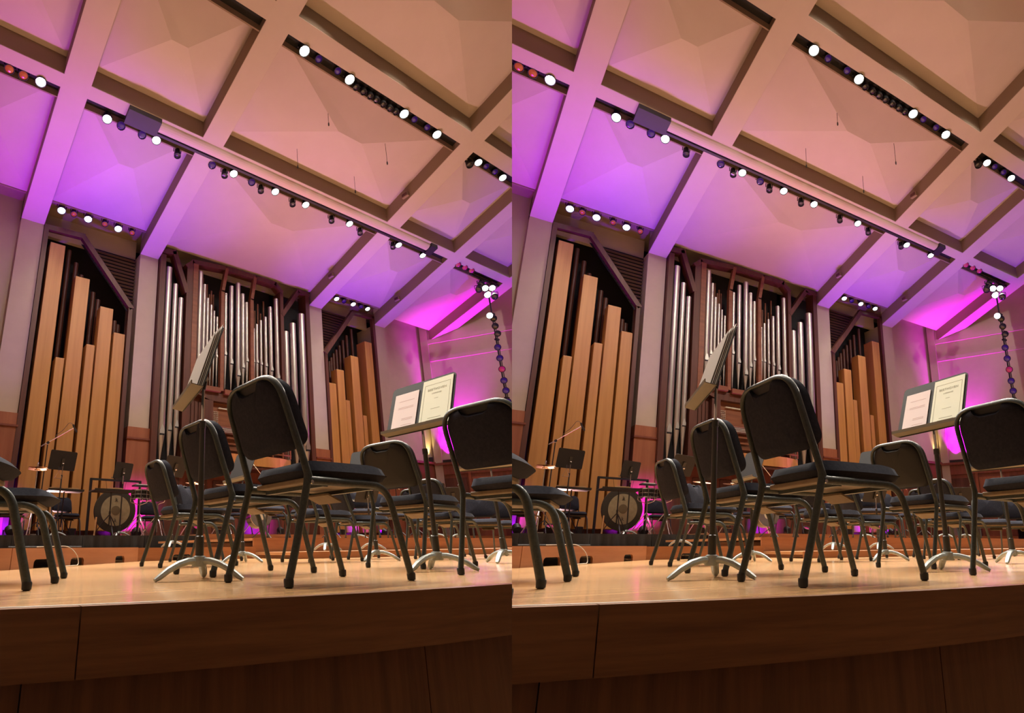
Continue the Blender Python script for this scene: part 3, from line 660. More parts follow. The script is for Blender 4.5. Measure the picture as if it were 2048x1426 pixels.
par('black LED wash lamp beside the right tower shining blue violet', (18.4, 8.6, 0.0), (17.1, 8.5, 10.9), (0.2, 0.0, 1.0), UP * 1.5, 44, LENSP)
par('black LED wash lamp behind the gong shining magenta on the wall', (4.95, 13.05, 0.38), (5.12, 14.0, 1.0), MAGENTA, 900, 80, LENSM)
par('black LED wash lamp behind the far chairs shining violet on the wall', (13.8, 13.0, 0.43), (13.8, 14.0, 0.9), (0.3, 0.0, 1.0), 260, 90, LENSP)
par('black LED wash lamp behind the middle chairs shining magenta on the wall', (9.4, 13.0, 0.43), (9.4, 14.0, 0.8), MAGENTA, 160, 80, LENSM)
par('black LED wash lamp at the far left shining violet on the wall', (2.0, 13.1, 0.38), (1.9, 14.0, 0.9), (0.3, 0.0, 1.0), 150, 80, LENSP)
for i, x in enumerate((2.6, 6.4, 9.8, 13.6)):
    par(f'black LED lamp on the rear riser tinting the ceiling pink, {ORD[i]} from left', (x, 12.6, 0.38 if x < 5 else 0.43), (x * 0.9 + 0.6, 5.6, 11.6), (1.0, 0.52, 0.48), 880, 84, LENSM)
# LED bar and small warm lamp on the ledge of the angled wall
def onwall(s, z, d): return A0 + ad * s + an * d + Vector((0, 0, z))
lb = thing('led_bar', 'long black LED bar on the red wood ledge shining magenta', 'LED lamp', onwall(0.95, 3.45, 0.16))
bm = bmesh.new(); b_prism(bm, [(-0.6, 0), (0.6, 0), (0.6, 0.11), (-0.6, 0.11)], -0.05, 0.05, lambda u, v, d: ad * u + an * d + Vector((0, 0, v))); from_bm('bar_housing', bm, LAMPB, lb)
bm = bmesh.new(); b_prism(bm, [(-0.57, 0.11), (0.57, 0.11), (0.57, 0.118), (-0.57, 0.118)], -0.035, 0.035, lambda u, v, d: ad * u + an * d + Vector((0, 0, v))); from_bm('bar_lens', bm, LENSM, lb)
for s_ in (0.6, 0.95, 1.3): spot('led_bar_beam', onwall(s_, 3.6, 0.24), onwall(s_ + 0.1, 5.3, 0.0), 1300, 66, (0.8, 0.0, 1.0), 0.8, 0.05)
sp = thing('uplight', 'small black uplight with a warm beam on the red wood ledge', 'lamp', (18.3, 14.26, 3.5))
lathe('housing', [(0.07, 0.0), (0.08, 0.04), (0.08, 0.20), (0.065, 0.20), (0.06, 0.17)], LAMPB, sp, 12); lathe('lens', [(0.06, 0.165), (0.055, 0.18), (0.01, 0.185)], LENSR, sp, 12)
spot('uplight_beam', (18.3, 14.26, 3.72), (18.36, 14.36, 5.6), 150, 50, (1.0, 0.72, 0.25), 0.9, 0.04)

# ------------------------------------------------------------------ chairs
def rounded_rect(w_, h_, r, n=5, rb=None):
    o = []; rt = r; rb = rb or r
    for r, cx, cy, a0 in ((rt, w_ / 2 - rt, h_ / 2 - rt, 0), (rt, -w_ / 2 + rt, h_ / 2 - rt, 90), (rb, -w_ / 2 + rb, -h_ / 2 + rb, 180), (rb, w_ / 2 - rb, -h_ / 2 + rb, 270)):
        for k in range(n + 1):
            a = math.radians(a0 + 90 * k / n); o.append((cx + r * math.cos(a), cy + r * math.sin(a)))
    return o
JX, JZ, TX, TZ, CW = -0.215, 0.420, -0.365, 0.858, 0.225     # joint of leg and back, top of the back, half width
def back_at(t): return Vector((JX + (TX - JX) * t, 0, JZ + (TZ - JZ) * t))
def make_chair():
    c = thing('orchestra_chair', 'x', 'chair', (0, 0, 0), 0, 'charcoal orchestra chairs')
    # seat cushion
    bm = bmesh.new()
    nx, ny = 14, 12; top = []; bot = []
    for i in range(nx + 1):
        tx = -1 + 2 * i / nx
        for j in range(ny + 1):
            ty = -1 + 2 * j / ny
            # squircle mapping for round corners
            k = (1 - 0.5 * (tx * tx * ty * ty)) ** 0.5
            x, y = tx * (0.5 + 0.5 * k) * 0.272, ty * (0.5 + 0.5 * k) * (0.232 + 0.012 * tx)
            e = max(abs(tx), abs(ty)); f = max(0.0, 1 - ((e - 0.70) / 0.30) ** 2) ** 0.5 if e > 0.70 else 1.0
            dip = -0.010 * (1 - ty * ty) * (1 if tx < 0.4 else 0.4) - (0.022 * ((tx - 0.35) / 0.65) ** 2 if tx > 0.35 else 0)
            zt = 0.454 + 0.054 * f + dip * f; zb = 0.454 - 0.030 * f
            top.append(bm.verts.new((x + 0.034, y, zt))); bot.append(bm.verts.new((x + 0.034, y, zb)))
    W = ny + 1
    for i in range(nx):
        for j in range(ny):
            a = i * W + j
            bm.faces.new((top[a], top[a + W], top[a + W + 1], top[a + 1])); bm.faces.new((bot[a], bot[a + 1], bot[a + W + 1], bot[a + W]))
    bmesh.ops.remove_doubles(bm, verts=bm.verts[:], dist=0.0005)
    from_bm('seat', bm, FABRIC, c, None, True)
    box('seat_board', (-0.20, -0.195, 0.405), (0.225, 0.195, 0.426), PLY, c, bev=0.004)
    bar('under_rail', (-0.12, -0.215, 0.397), (-0.12, 0.215, 0.397), 0.025, 0.018, FRAME, c)
    bar('under_rail', (0.16, -0.215, 0.397), (0.16, 0.215, 0.397), 0.025, 0.018, FRAME, c)
    bm = bmesh.new(); b_prism(bm, [(-0.15, 0), (0.15, 0), (0.15, 0.09), (-0.15, 0.09)], 0, 0.008, lambda u, v, d: Vector((0.06 + v * 0.9, u * 0.55 + 0.06, 0.385 - v * 0.35 - d))); from_bm('under_board', bm, PLY, c)
    # back cushion, with the hand slot notch in its top edge
    L = math.hypot(TX - JX, TZ - JZ); ax = Vector(((TX - JX) / L, 0, (TZ - JZ) / L)); nn = Vector((ax.z, 0, -ax.x))
    o = rounded_rect(0.432, 0.340, 0.115, 6, 0.055); out = []
    for u, v in o: out.append((u * (1 - 0.06 * (v / 0.340 + 0.5)), v))
    # notch between the two upper corners
    i0 = 6
    pts = out[:i0 + 1] + [(0.095, 0.170), (0.082, 0.144), (0.05, 0.128), (-0.05, 0.128), (-0.082, 0.144), (-0.095, 0.170)] + out[i0 + 1:]
    ctr = back_at(0.632)
    bm = bmesh.new()
    def pl(u, v, d): return ctr + Vector((0, u, 0)) + ax * v + nn * (d - 0.026 * (1 - (u / 0.22) ** 2) + 0.028)
    layers = [(-0.020, 0.955), (-0.030, 0.90), (-0.033, 0.72)], [(0.030, 0.985), (0.056, 0.95), (0.070, 0.80)]
    def ring(d, s): return [bm.verts.new(pl(u * s, v * s, d)) for u, v in pts]
    mid = ring(-0.004, 1.0); seq = [ring(d, s) for d, s in reversed(layers[0])] + [mid] + [ring(d, s) for d, s in layers[1]]
    n = len(pts)
    for a, b in zip(seq, seq[1:]):
        for k in range(n): bm.faces.new((a[k], a[(k + 1) % n], b[(k + 1) % n], b[k]))
    for rg, fl in ((seq[0], True), (seq[-1], False)):
        cv = bm.verts.new(sum((v.co for v in rg), Vector()) / n)
        for k in range(n): bm.faces.new((rg[k], rg[(k + 1) % n], cv))
    from_bm('backrest', bm, FABRIC, c, None, True)
    bm = bmesh.new(); b_prism(bm, [(-0.105, 0.113), (0.105, 0.113), (0.105, 0.166), (-0.105, 0.166)], -0.012, -0.004, lambda u, v, d: pl(u, v, d)); from_bm('hand_pocket', bm, CAP, c)
    # arched back frame
    p0, p1 = back_at(0.0), back_at(1.0)
    path = bend([p0 + Vector((0, CW, 0)), p1 + Vector((0, CW * 0.93, 0)), p1 + Vector((0, -CW * 0.93, 0)), p0 + Vector((0, -CW, 0))], 0.12, 8)
    bm = bmesh.new(); b_tube(bm, path, 0.0185, 10, 0.62, Vector((1, 0, 0.35))); from_bm('back_frame', bm, FRAME, c, None, True)
    for s in (-1, 1):
        y = s * CW
        l = tube('leg', bend([(-0.335, y, 0.022), (-0.30, y, 0.13), (JX - 0.004, y, JZ + 0.005), (JX - 0.02, y, JZ + 0.05)], [0.05, 0.05], 4), 0.0175, FRAME, c, 10, 0.72, (1, 0, 0))
        lathe('foot_cap', [(0.010, 0.0), (0.018, 0.004), (0.0195, 0.026), (0.018, 0.034)], CAP, l, 10, (-0.335, y, 0))
        l = tube('leg', bend([(JX, y, JZ - 0.012), (0.235, y, JZ - 0.012), (0.345, y, 0.022)], 0.095, 8), 0.0175, FRAME, c, 10, 0.72, (0, 0, 1))
        lathe('foot_cap', [(0.010, 0.0), (0.018, 0.004), (0.0195, 0.026), (0.018, 0.034)], CAP, l, 10, (0.345, y, 0))
    lathe('joint_bolt', [(0.008, 0), (0.008, 0.012)], CHROME, c, 8, (JX, CW + 0.008, JZ - 0.02), (0, 1, 0)); lathe('joint_bolt', [(0.008, 0), (0.008, 0.012)], CHROME, c, 8, (JX, -CW - 0.008, JZ - 0.02), (0, -1, 0))
    return c
proto = make_chair(); used = [False]
def chair(x, y, rz, label, z=0.0, group='charcoal orchestra chairs'):
    o = proto if not used[0] else copy_tree(proto); used[0] = True
    o.location = (x, y, z); o.rotation_euler = (0, 0, rz); o['label'] = label; o['group'] = group
    return o
chair(1.582, 1.905, 0.0, 'large charcoal chair in the middle of the stage front, seen from behind its side')
chair(1.733, 2.772, 0.0, 'charcoal chair behind the tall left music stand, half covered by the stand pole')
chair(2.09, 4.25, -0.05, 'charcoal chair left of the tall music stand with its back to the percussion')
chair(2.95, 5.55, -1.0, 'charcoal chair tucked just behind the chair left of the music stand')
chair(0.375, 2.945, -0.33, 'charcoal chair at the left picture edge, lower of the two seats showing there').scale = (0.97, 0.97, 0.86)
chair(0.024, 2.18, -0.41, 'nearest charcoal chair at the left picture edge, only its front corner and leg showing').scale = (1.0, 1.0, 0.95)
gc = chair(3.19, 2.67, 0.12, 'black chair with a smooth hard back behind the Beethoven score stand')
for ch in gc.children:
    if ch.name.startswith('backrest'): ch.material_slots[0].link = 'OBJECT'; ch.material_slots[0].material = SHELLG
chair(2.80, 1.60, 0.05, 'black chair cut by the right picture edge, seen from behind')
chair(3.62, 4.3, 0.0, 'grey chair seen between the legs of the large middle chair')
chair(4.75, 4.85, -0.25, 'grey chair just behind the middle chair legs, turned slightly')
chair(5.25, 3.98, 0.05, 'grey chair with a pale arched frame behind the Beethoven score stand')
chair(5.95, 4.75, 0.1, 'grey chair between the score stand and the far right chairs')
chair(7.1, 4.75, -2.5, 'grey chair facing left beside the right picture edge, left one of the pair', 0.0)
chair(8.0, 4.85, -2.3, 'grey chair facing left beside the right picture edge, right one of the pair', 0.0)
for i, (x, y, rz, z) in enumerate(((4.9, 7.2, -1.5, .275), (5.9, 7.4, -1.7, .275), (6.85, 7.0, -2.1, .275), (7.66, 7.35, -2.2, .275), (8.6, 7.6, -2.1, .275), (9.8, 7.7, -2.3, .275), (10.7, 7.9, -2.4, .275), (12.0, 8.6, -2.5, .275))):
    chair(x, y, rz, f'small grey chair on the wide wooden platform facing the hall, {ORD[i]} from the left', z, 'chairs on the wide platform')
for i, (x, y, rz) in enumerate(((6.6, 10.9, -1.6), (8.0, 11.0, -1.7), (9.6, 11.1, -1.9), (11.2, 11.2, -2.0))):
    chair(x, y, rz, f'small dark chair on the rear riser below the organ, {ORD[i]} from the left', 0.42, 'chairs on the rear riser')
chair(2.9, 11.95, -1.45, 'black percussion chair beside the gong frame', 0.379)
chair(1.75, 11.6, -1.6, 'black percussion chair behind the hi-hat stand', 0.377)
chair(4.93, 12.1, -1.65, 'black percussion chair behind the two snare drums', 0.377)

# ------------------------------------------------------------------ music stands
def make_stand(name, label, x, y, rz, z=0.0, h=0.88, tilt=33, dw=0.52, dh=0.36, group='music stands', base_rz=0.0, desk_up=True):
    """stand whose desk faces -x; h = height of the desk's lower edge above the floor"""
    t = thing(name, label, 'music stand', (x, y, z), rz, group)
    for a in (180, 55, -55):
        a = math.radians(a) + base_rz; c_, s_ = math.cos(a), math.sin(a)
        prof = [(0.015, 0.088), (0.06, 0.087), (0.11, 0.074), (0.165, 0.048), (0.205, 0.021), (0.228, 0.008)]
        bm = bmesh.new(); b_tube(bm, [(r * c_, r * s_, zz) for r, zz in prof], 0.02, 8, 0.75, Vector((-s_, c_, 0)), True, [0.023, 0.022, 0.022, 0.021, 0.019, 0.012]); from_bm('leg', bm, BASEM, t, None, True)
    lathe('hub', [(0.036, 0.062), (0.038, 0.092), (0.032, 0.108), (0.02, 0.112)], BASEM, t, 12)
    zs = h - 0.12
    tube('column', [(0, 0, 0.105), (0, 0, 0.20), (0, 0, 0.205), (0, 0, zs)], 0.015, STANDM, t, 10, radii=[0.021, 0.021, 0.0155, 0.0145])
    tube('inner_tube', [(0, 0, zs - 0.02), (0, 0, h + 0.08)], 0.0085, CHROME, t, 8)
    lathe('collar', [(0.018, zs - 0.02), (0.018, zs + 0.015)], STANDM, t, 10)
    ta = math.radians(tilt); ux = Vector((math.sin(ta), 0, math.cos(ta))); nx = Vector((-math.cos(ta), 0, math.sin(ta)))   # up along the desk; out of its face
    o = Vector((-0.06, 0, h))
    bm = bmesh.new(); b_prism(bm, [(u, v + dh / 2) for u, v in rounded_rect(dw, dh, 0.03, 3)], 0, 0.004, lambda u, v, d: o + Vector((0, u, 0)) + ux * v + nx * d); dk = from_bm('desk', bm, DESKM, t)
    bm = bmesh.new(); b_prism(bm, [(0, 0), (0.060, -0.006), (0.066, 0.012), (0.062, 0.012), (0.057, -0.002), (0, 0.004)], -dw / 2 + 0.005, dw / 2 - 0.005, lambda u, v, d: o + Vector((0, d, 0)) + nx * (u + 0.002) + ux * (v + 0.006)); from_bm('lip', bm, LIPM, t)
    bm = bmesh.new(); b_prism(bm, [(-0.03, 0.06), (0.03, 0.06), (0.03, 0.24), (-0.03, 0.24)], -0.004, -0.022, lambda u, v, d: o + Vector((0, u, 0)) + ux * v + nx * d); from_bm('desk_bracket', bm, STANDM, t)
    c = o + ux * 0.14 - nx * 0.03
    tube('tilt_neck', [(0, 0, h + 0.07), c], 0.012, STANDM, t, 8); lathe('tilt_knob', [(0.014, -0.02), (0.014, 0.02)], CHROME, t, 10, tuple(c), (0, 1, 0))
    return t, o, ux, nx
def desk_sheet(name, label, cat, st, u0, u1, v0, v1, m, off, thick=0.004):
    """flat paper resting on a desk's lip, a thing of its own"""
    t, o, ux, nx = st
    q = Matrix.Translation(t.location) @ Matrix.Rotation(t.rotation_euler.z, 4, 'Z')
    R3 = q.to_3x3(); o2 = q @ o; yy = R3 @ Vector((0, 1, 0)); u2 = R3 @ ux; n2 = R3 @ nx
    base = o2 + yy * ((u0 + u1) / 2) + u2 * v0 + n2 * off
    s = thing(name, label, cat, tuple(base))
    bm = bmesh.new(); w_ = (u1 - u0) / 2
    b_prism(bm, [(-w_, 0), (w_, 0), (w_, v1 - v0), (-w_, v1 - v0)], 0, thick, lambda u, v, d: yy * u + u2 * v + n2 * d); from_bm('page', bm, m, s)
    return s, yy, u2, n2, thick
def ink(sh, u0, u1, v0, v1, m, name='printed_line'):
    s, yy, u2, n2, th = sh
    bm = bmesh.new(); b_prism(bm, [(u0, v0), (u1, v0), (u1, v1), (u0, v1)], th, th + 0.0006, lambda u, v, d: yy * u + u2 * v + n2 * d); from_bm(name, bm, m, s)
def words(sh, text, u, v, size, m):
    s, yy, u2, n2, th = sh
    c = bpy.data.curves.new('printed_words', 'FONT'); c.body = text; c.size = size; c.align_x = 'CENTER'; c.extrude = 0.0002
    c.space_character = 1.15
    tmp = bpy.data.objects.new('printed_words', c); me = bpy.data.meshes.new_from_object(tmp); bpy.data.objects.remove(tmp)
    me.materials.clear(); o = link('printed_words', me, m, s)
    X = -yy                                      # readers stand on the -x side, so their right is -y
    o.matrix_local = Matrix(((X.x, u2.x, n2.x, 0), (X.y, u2.y, n2.y, 0), (X.z, u2.z, n2.z, 0), (0, 0, 0, 1)))
    o.location = yy * u + u2 * v + n2 * (th + 0.0008)
s1 = make_stand('music_stand', 'tall black music stand at the front left with its desk seen edge-on', 1.227, 2.375, -0.25, 0, 0.885, 17, base_rz=0.27)
for k in range(4):
    sh = desk_sheet('sheet_music', f'grey sheet music part leaning on the edge-on music stand, {("innermost", "second", "third", "outermost")[k]} of the stack', 'sheet music', s1, -0.24 + 0.01 * k, 0.2 + 0.012 * k, 0.012, 0.37 - 0.012 * k, PARTM if k % 2 else WHITEP, 0.006 + 0.007 * k, 0.003)
s2 = make_stand('music_stand', 'black music stand at the front right holding a Beethoven score', 2.735, 2.17, 0.03, 0, 0.845, 20, dh=0.39, base_rz=-0.1)
sh = desk_sheet('score', 'cream printed Beethoven score standing on the front right music stand', 'score', s2, -0.245, -0.012, 0.012, 0.372, PAPERC, 0.006, 0.005)
for u in (-0.098, 0.098): ink(sh, u - 0.001, u + 0.001, 0.02, 0.32, INK, 'printed_border')
for v in (0.02, 0.32): ink(sh, -0.098, 0.098, v - 0.001, v + 0.001, INK, 'printed_border')
words(sh, 'BEETHOVEN', 0.0, 0.272, 0.0235, INK); words(sh, 'SYMPHONIES', 0.0, 0.244, 0.0115, INK)
ink(sh, -0.016, 0.016, 0.207, 0.2085, INK); ink(sh, -0.05, 0.05, 0.062, 0.0645, INK); ink(sh, -0.06, 0.06, 0.046, 0.0485, INK); ink(sh, -0.035, 0.035, 0.130, 0.1315, INK)
sh = desk_sheet('sheet_music', 'pink printed sheet beside the Beethoven score on the front right stand', 'sheet music', s2, 0.02, 0.222, 0.012, 0.325, PAPERP, 0.006, 0.003)
for v in (0.25, 0.20, 0.19, 0.11, 0.10, 0.06): ink(sh, -0.07, 0.02 + 0.04 * (v > 0.15), v, v + 0.0015, INKP)
make_stand('music_stand', 'music stand with a pale base behind the large middle chair', 2.93, 4.72, -0.1, 0, 0.80, 20)
make_stand('music_stand', 'music stand with a low pale base behind the score stand', 4.05, 3.95, 0.2, 0, 0.80, 20)
make_stand('music_stand', 'music stand with a pale base at the right picture edge', 4.3, 2.72, 0.3, 0, 0.78, 20)
for i, (x, y, rz, z, h) in enumerate(((3.72, 8.2, -1.2, .157, 1.15), (6.15, 6.1, -1.5, .09, 0.72), (5.05, 5.9, -1.4, .09, 0.72), (9.35, 7.35, -2.4, .275, 0.80), (10.25, 7.5, -2.4, .275, 0.78), (8.0, 8.3, -1.8, .277, 0.72))):
    make_stand('music_stand', f'{("dark music stand behind the chair left of the tall stand", "music stand on the step, right of the large chair legs", "music stand on the step, between the large chair legs", "olive music stand in front of the side wall door, left of two", "olive music stand in front of the side wall door, right of two", "music stand among the chairs on the wide platform")[i]}', x, y, rz, z, h, 25)

# ------------------------------------------------------------------ percussion on the black riser
PZ = 0.377
make_stand('music_stand', 'black music stand in front of the left wooden organ pipes', 2.56, 11.2, -1.35, PZ, 1.33, 12, dw=0.58, dh=0.40)
make_stand('music_stand', 'black music stand tilted in front of the gong', 3.76, 10.9, -1.25, PZ, 1.18, 15, dw=0.46, dh=0.36)
def tripod(parent, r, z0, m, rr=0.011, n=3, a0=0.5):
    for k in range(n):
        a = a0 + 2 * PI * k / n
        tube('tripod_leg', bend([(0, 0, z0), (r * 0.45 * math.cos(a), r * 0.45 * math.sin(a), z0 * 0.62), (r * math.cos(a), r * math.sin(a), 0.012)], 0.05, 3), rr, m, parent, 6)
# gong in its square frame
g = thing('gong_stand', 'square black metal frame carrying the gong', 'gong stand', (3.88, 11.7, PZ))
for x in (-0.57, 0.57):
    bar('frame_post', (x, 0, 0.0), (x, 0, 1.25), 0.045, 0.045, LAMPB, g); bar('frame_foot', (x, -0.3, 0.025), (x, 0.3, 0.025), 0.045, 0.05, LAMPB, g)
bar('frame_top', (-0.59, 0, 1.245), (0.59, 0, 1.245), 0.045, 0.045, LAMPB, g)
for x in (-0.24, 0.24): tube('hanging_cord', [(x, 0, 1.24), (x * 0.8, -0.01, 0.98)], 0.004, CABLEB, g, 5)
gg = thing('gong', 'large round bronze gong with a dark rim hanging in the square frame', 'gong', (3.88, 11.66, PZ + 0.575))
lathe('gong_rim', [(0.40, 0.06), (0.465, 0.05), (0.47, 0.0), (0.45, -0.01), (0.33, 0.0)], GONGM, gg, 40, (0, 0, 0), (0, -1, 0))
lathe('gong_face', [(0.335, 0.0), (0.33, 0.066), (0.10, 0.075), (0.02, 0.076)], GONGL, gg, 40, (0, 0, 0), (0, -1, 0))
lathe('gong_centre', [(0.105, 0.07), (0.10, 0.080), (0.02, 0.083)], GONGC, gg, 24, (0, 0, 0), (0, -1, 0))
def mark(zc):
    for (x0, z0, x1, z1) in ((-0.03, 0.02, 0.03, 0.02), (0, 0.05, 0, -0.03), (0, 0.01, -0.035, -0.03), (0, 0.01, 0.035, -0.03), (-0.012, 0.04, -0.02, 0.055)):
        bar('gong_mark', (x0, -0.076, zc + z0), (x1, -0.076, zc + z1), 0.007, 0.004, CAP, gg, up=(0, 1, 0))
mark(0.215); mark(-0.225)
st_ = thing('gong_beater', 'pale wooden stick leaning by the left post of the gong frame', 'stick', (3.10, 10.42, PZ)); tube('handle', [(0, 0, 0), (0.02, 0.02, 0.36)], 0.016, STICK, st_, 8)
# trap tables with tambourines
def trap_table(label, x, y, z, w_, d_, rot=0):
    t = thing('trap_table', label, 'table', (x, y, PZ), rot)
    box('tray', (-w_ / 2, -d_ / 2, z - PZ), (w_ / 2, d_ / 2, z - PZ + 0.025), LAMPB, t, bev=0.006)
    bar('tray_rim', (-w_ / 2, -d_ / 2, z - PZ + 0.03), (w_ / 2, -d_ / 2, z - PZ + 0.03), 0.012, 0.03, LAMPB, t)
    tube('pole', [(0, 0, 0.2), (0, 0, z - PZ)], 0.014, LAMPB, t, 8); lathe('pole_clamp', [(0.022, 0.42), (0.022, 0.48)], LAMPB, t, 8); tripod(t, 0.3, 0.42, LAMPB, 0.010)
    return t
trap_table('black percussion table with two tambourines beside the left music stand', 2.70, 11.45, 1.29, 0.72, 0.4)
trap_table('black percussion table standing in front of the gong', 3.40, 10.5, 1.23, 0.80, 0.42)
def tambourine(label, x, y, z, r):
    t = thing('tambourine', label, 'tambourine', (x, y, z), 0, 'tambourines')
    lathe('hoop', [(r, 0), (r, 0.05), (r - 0.012, 0.05), (r - 0.012, 0.002)], TAMB, t, 20); lathe('skin', [(r - 0.006, 0.045), (r - 0.006, 0.052), (0.01, 0.053)], HEAD, t, 20)
    for k in range(6):
        a = k * PI / 3; lathe('jingle', [(0.02, -0.004), (0.02, 0.004)], BRASS, t, 8, (r * math.cos(a), r * math.sin(a), 0.024), (0, 0, 1))
tambourine('tambourine on the black percussion table, left of two', 2.52, 11.47, 1.317, 0.145); tambourine('tambourine on the black percussion table, right of two', 2.86, 11.47, 1.317, 0.145); tambourine('flat tambourine lying on the table in front of the gong', 3.48, 10.52, 1.257, 0.16)
# triangle
tr = thing('triangle', 'small metal triangle hanging below the left music stand', 'triangle', (2.47, 11.1, 1.52))
tube('triangle_bar', [(0.07, 0, 0), (-0.07, 0, 0), (0, 0, 0.16), (0.062, 0, 0.02)], 0.006, CHROME, tr, 6); tube('triangle_clip', [(0, 0, 0.155), (0, 0.02, 0.24)], 0.006, LAMPB, tr, 6)
# hi-hat and boom microphone
hh = thing('hi_hat', 'chrome hi-hat stand with a pair of small cymbals', 'hi-hat', (2.0, 10.8, PZ))
tube('pole', [(0, 0, 0.05), (0, 0, 1.36)], 0.011, CHROME, hh, 8); tripod(hh, 0.36, 0.5, CHROME, 0.011, a0=0.2)
for z, s in ((1.25, 1), (1.285, -1)): lathe('cymbal', [(0.01, z + 0.02 * s * -1), (0.05, z - 0.018 * s), (0.055, z - 0.004 * s), (0.17, z), (0.17, z + 0.003), (0.01, z + 0.025)], BRASS, hh, 24)
lathe('clutch', [(0.018, 1.30), (0.018, 1.37), (0.008, 1.39)], CHROME, hh, 10); box('pedal', (-0.05, -0.35, 0.01), (0.05, -0.05, 0.04), CHROME, hh)
bmic = thing('microphone_stand', 'boom microphone stand reaching up in front of the left wooden pipes', 'microphone stand', (2.25, 11.5, PZ))
tube('pole', [(0, 0, 0.2), (0.02, 0, 1.88)], 0.012, LAMPB, bmic, 8); tripod(bmic, 0.33, 0.3, LAMPB, 0.010)
tube('boom', [(-0.11, 0, 1.83), (0.52, 0, 2.30)], 0.011, CHROME, bmic, 8); lathe('boom_clamp', [(0.03, -0.03), (0.03, 0.03)], LAMPB, bmic, 10, (0.02, 0, 1.92), (0, 1, 0))
tube('microphone', [(0.50, 0, 2.37), (0.53, 0, 2.30), (0.60, 0, 2.21)], 0.02, LAMPB, bmic, 8); tube('cable', bend([(0.52, 0, 2.36), (0.42, 0, 2.42), (0.30, 0, 2.22), (0.15, 0, 2.08)], 0.06, 4), 0.005, CABLEB, bmic, 5)
# snare drums
def snare(label, x, y, ztop, r, hgt, rz=0.0):
    t = thing('snare_drum', label, 'drum', (x, y, PZ), rz, 'snare drums'); zb = ztop - hgt - PZ
    lathe('shell', [(r, zb), (r, zb + hgt)], DRUMS, t, 28)
    for z in (zb - 0.004, zb + hgt - 0.02): lathe('hoop', [(r + 0.004, z), (r + 0.012, z), (r + 0.012, z + 0.024), (r + 0.004, z + 0.024)], CHROME, t, 28)
    lathe('drum_head', [(r + 0.003, zb + hgt), (r + 0.002, zb + hgt + 0.004), (0.01, zb + hgt + 0.005)], HEAD, t, 28)
    lathe('shell_band', [(r + 0.001, zb + hgt * 0.5 - 0.008), (r + 0.004, zb + hgt * 0.5 - 0.008), (r + 0.004, zb + hgt * 0.5 + 0.008), (r + 0.001, zb + hgt * 0.5 + 0.008)], CHROME, t, 28)
    for k in range(10):
        a = 2 * PI * k / 10; tube('tension_rod', [((r + 0.013) * math.cos(a), (r + 0.013) * math.sin(a), zb), ((r + 0.013) * math.cos(a), (r + 0.013) * math.sin(a), zb + hgt)], 0.006, CHROME, t, 5)
    for k in range(3):
        a = 2 * PI * k / 3 + 0.4; tube('basket_arm', bend([(0, 0, zb - 0.12), ((r + 0.02) * math.cos(a), (r + 0.02) * math.sin(a), zb - 0.05), ((r + 0.02) * math.cos(a), (r + 0.02) * math.sin(a), zb + 0.04)], 0.03, 3), 0.008, CHROME, t, 6)
    tube('pole', [(0, 0, 0.1), (0, 0, zb - 0.1)], 0.014, CHROME, t, 8); tripod(t, 0.34, 0.46, CHROME, 0.011)
snare('black and chrome snare drum beside the gong, left of two', 4.13, 10.8, 1.33, 0.19, 0.19); snare('black and chrome snare drum beside the gong, right of two', 4.60, 10.95, 1.36, 0.19, 0.18)
sd = thing('stick_tray', 'small black stick tray on a thin pole above the snare drums', 'tray', (4.22, 11.05, PZ)); box('tray', (-0.17, -0.1, 1.06), (0.17, 0.1, 1.09), LAMPB, sd, bev=0.005); box('pad', (-0.13, -0.09, 1.09), (0.13, 0.06, 1.105), WHITEP, sd); tube('pole', [(0, 0, 0.15), (0, 0, 1.07)], 0.011, CHROME, sd, 8); tripod(sd, 0.28, 0.35, CHROME, 0.009)
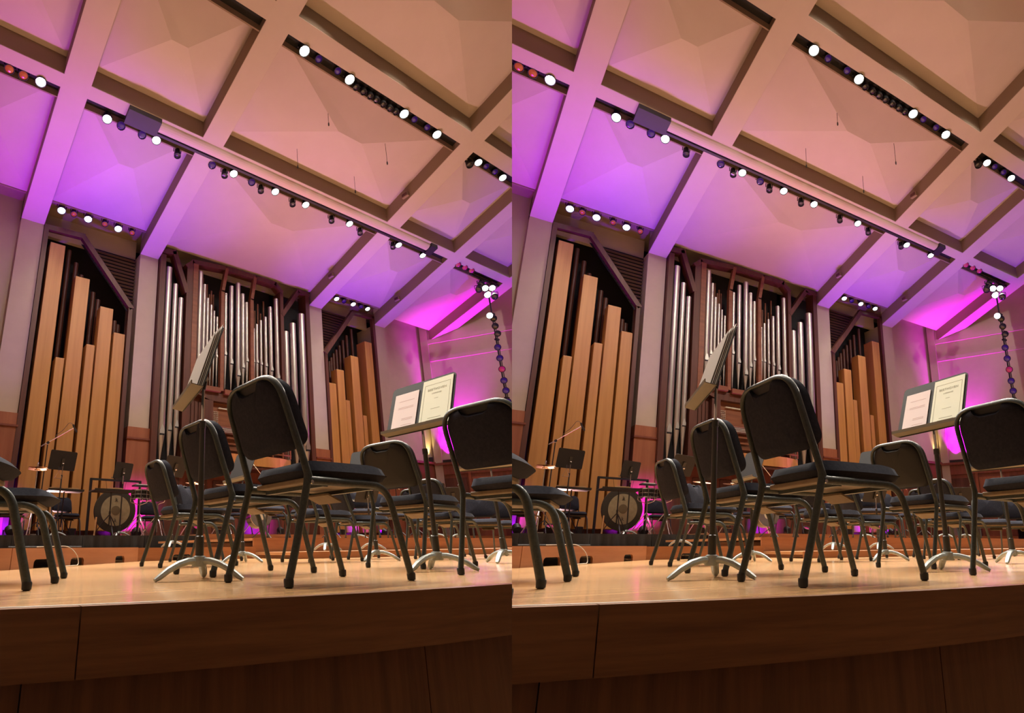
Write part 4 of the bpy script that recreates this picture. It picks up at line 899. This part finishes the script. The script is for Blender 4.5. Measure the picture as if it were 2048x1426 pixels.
# cymbals, bass drum and kit pieces on the rear riser
for i, (x, y, z) in enumerate(((5.62, 11.2, 1.61), (6.05, 10.5, 1.52))):
    t = thing('cymbal_stand', f'bronze cymbal on a thin stand behind the {("chair left of the tall stand", "large middle chair")[i]}', 'cymbal', (x, y, 0.42), 0, 'cymbals')
    h = z - 0.42; tube('pole', [(0, 0, 0.2), (0, 0, h + 0.04)], 0.010, CHROME, t, 8); tripod(t, 0.3, 0.45, CHROME, 0.010)
    bm = bmesh.new(); b_lathe(bm, [(0.015, 0.02), (0.05, 0.016), (0.06, 0.004), (0.225, -0.012), (0.225, -0.015), (0.06, 0.0), (0.01, 0.01)], 28, (0, 0, h), (0.05, -0.08, 1)); from_bm('cymbal', bm, BRASS, t, None, True)
bd = thing('bass_drum', 'pale headed drum on a chrome stand seen under the chairs', 'drum', (6.65, 10.15, 0.42))
lathe('shell', [(0.24, 0.0), (0.24, 0.32)], DRUMS, bd, 28, (0, 0.0, 0.36), (-0.2, -1, 0.1)); lathe('drum_head', [(0.238, 0.32), (0.232, 0.327), (0.01, 0.332)], HEAD, bd, 28, (0, 0, 0.36), (-0.2, -1, 0.1)); lathe('hoop', [(0.246, 0.30), (0.256, 0.30), (0.256, 0.33), (0.246, 0.33)], CHROME, bd, 28, (0, 0, 0.36), (-0.2, -1, 0.1)); tripod(bd, 0.3, 0.36, CHROME, 0.011)
# microphones near the organ and the side wall
for i, (x, y, z, h, dx) in enumerate(((6.3, 9.3, 0.275, 1.65, -0.35), (8.1, 9.2, 0.275, 1.55, -0.4), (10.4, 9.3, 0.275, 1.7, -0.45), (10.3, 8.65, 0.275, 1.35, 0.2))):
    t = thing('microphone_stand', f'thin microphone stand with a boom {("behind the left music stand", "behind the large chair seat", "in front of the right wooden pipes", "in front of the side wall panelling")[i]}', 'microphone stand', (x, y, z), 0, 'microphone stands')
    tube('pole', [(0, 0, 0.1), (0, 0, h - 0.3)], 0.011, LAMPB, t, 6); tripod(t, 0.3, 0.25, LAMPB, 0.009)
    tube('boom', [(-dx * 0.3, 0, h - 0.45), (dx, 0, h)], 0.008, CHROME, t, 6); tube('microphone', [(dx, 0, h + 0.02), (dx * 1.25, 0, h - 0.06)], 0.018, LAMPB, t, 8)
# cables
cb1 = tube('cable', bend([(1.05, 5.25, 0.17), (1.30, 5.12, 0.175), (1.38, 5.10, 0.10), (1.40, 5.09, 0.009), (1.2, 4.85, 0.009)], 0.05, 5), 0.004, CABLE); tag(cb1, 'pale thin cable hanging over the front of the left riser', 'cable')
cb2 = tube('cable', bend([(1.6, 5.8, 0.17), (1.35, 5.55, 0.17), (1.1, 5.45, 0.17), (0.8, 5.2, 0.17)], 0.08, 5), 0.007, CABLEB); tag(cb2, 'black cable lying along the top of the left riser', 'cable')
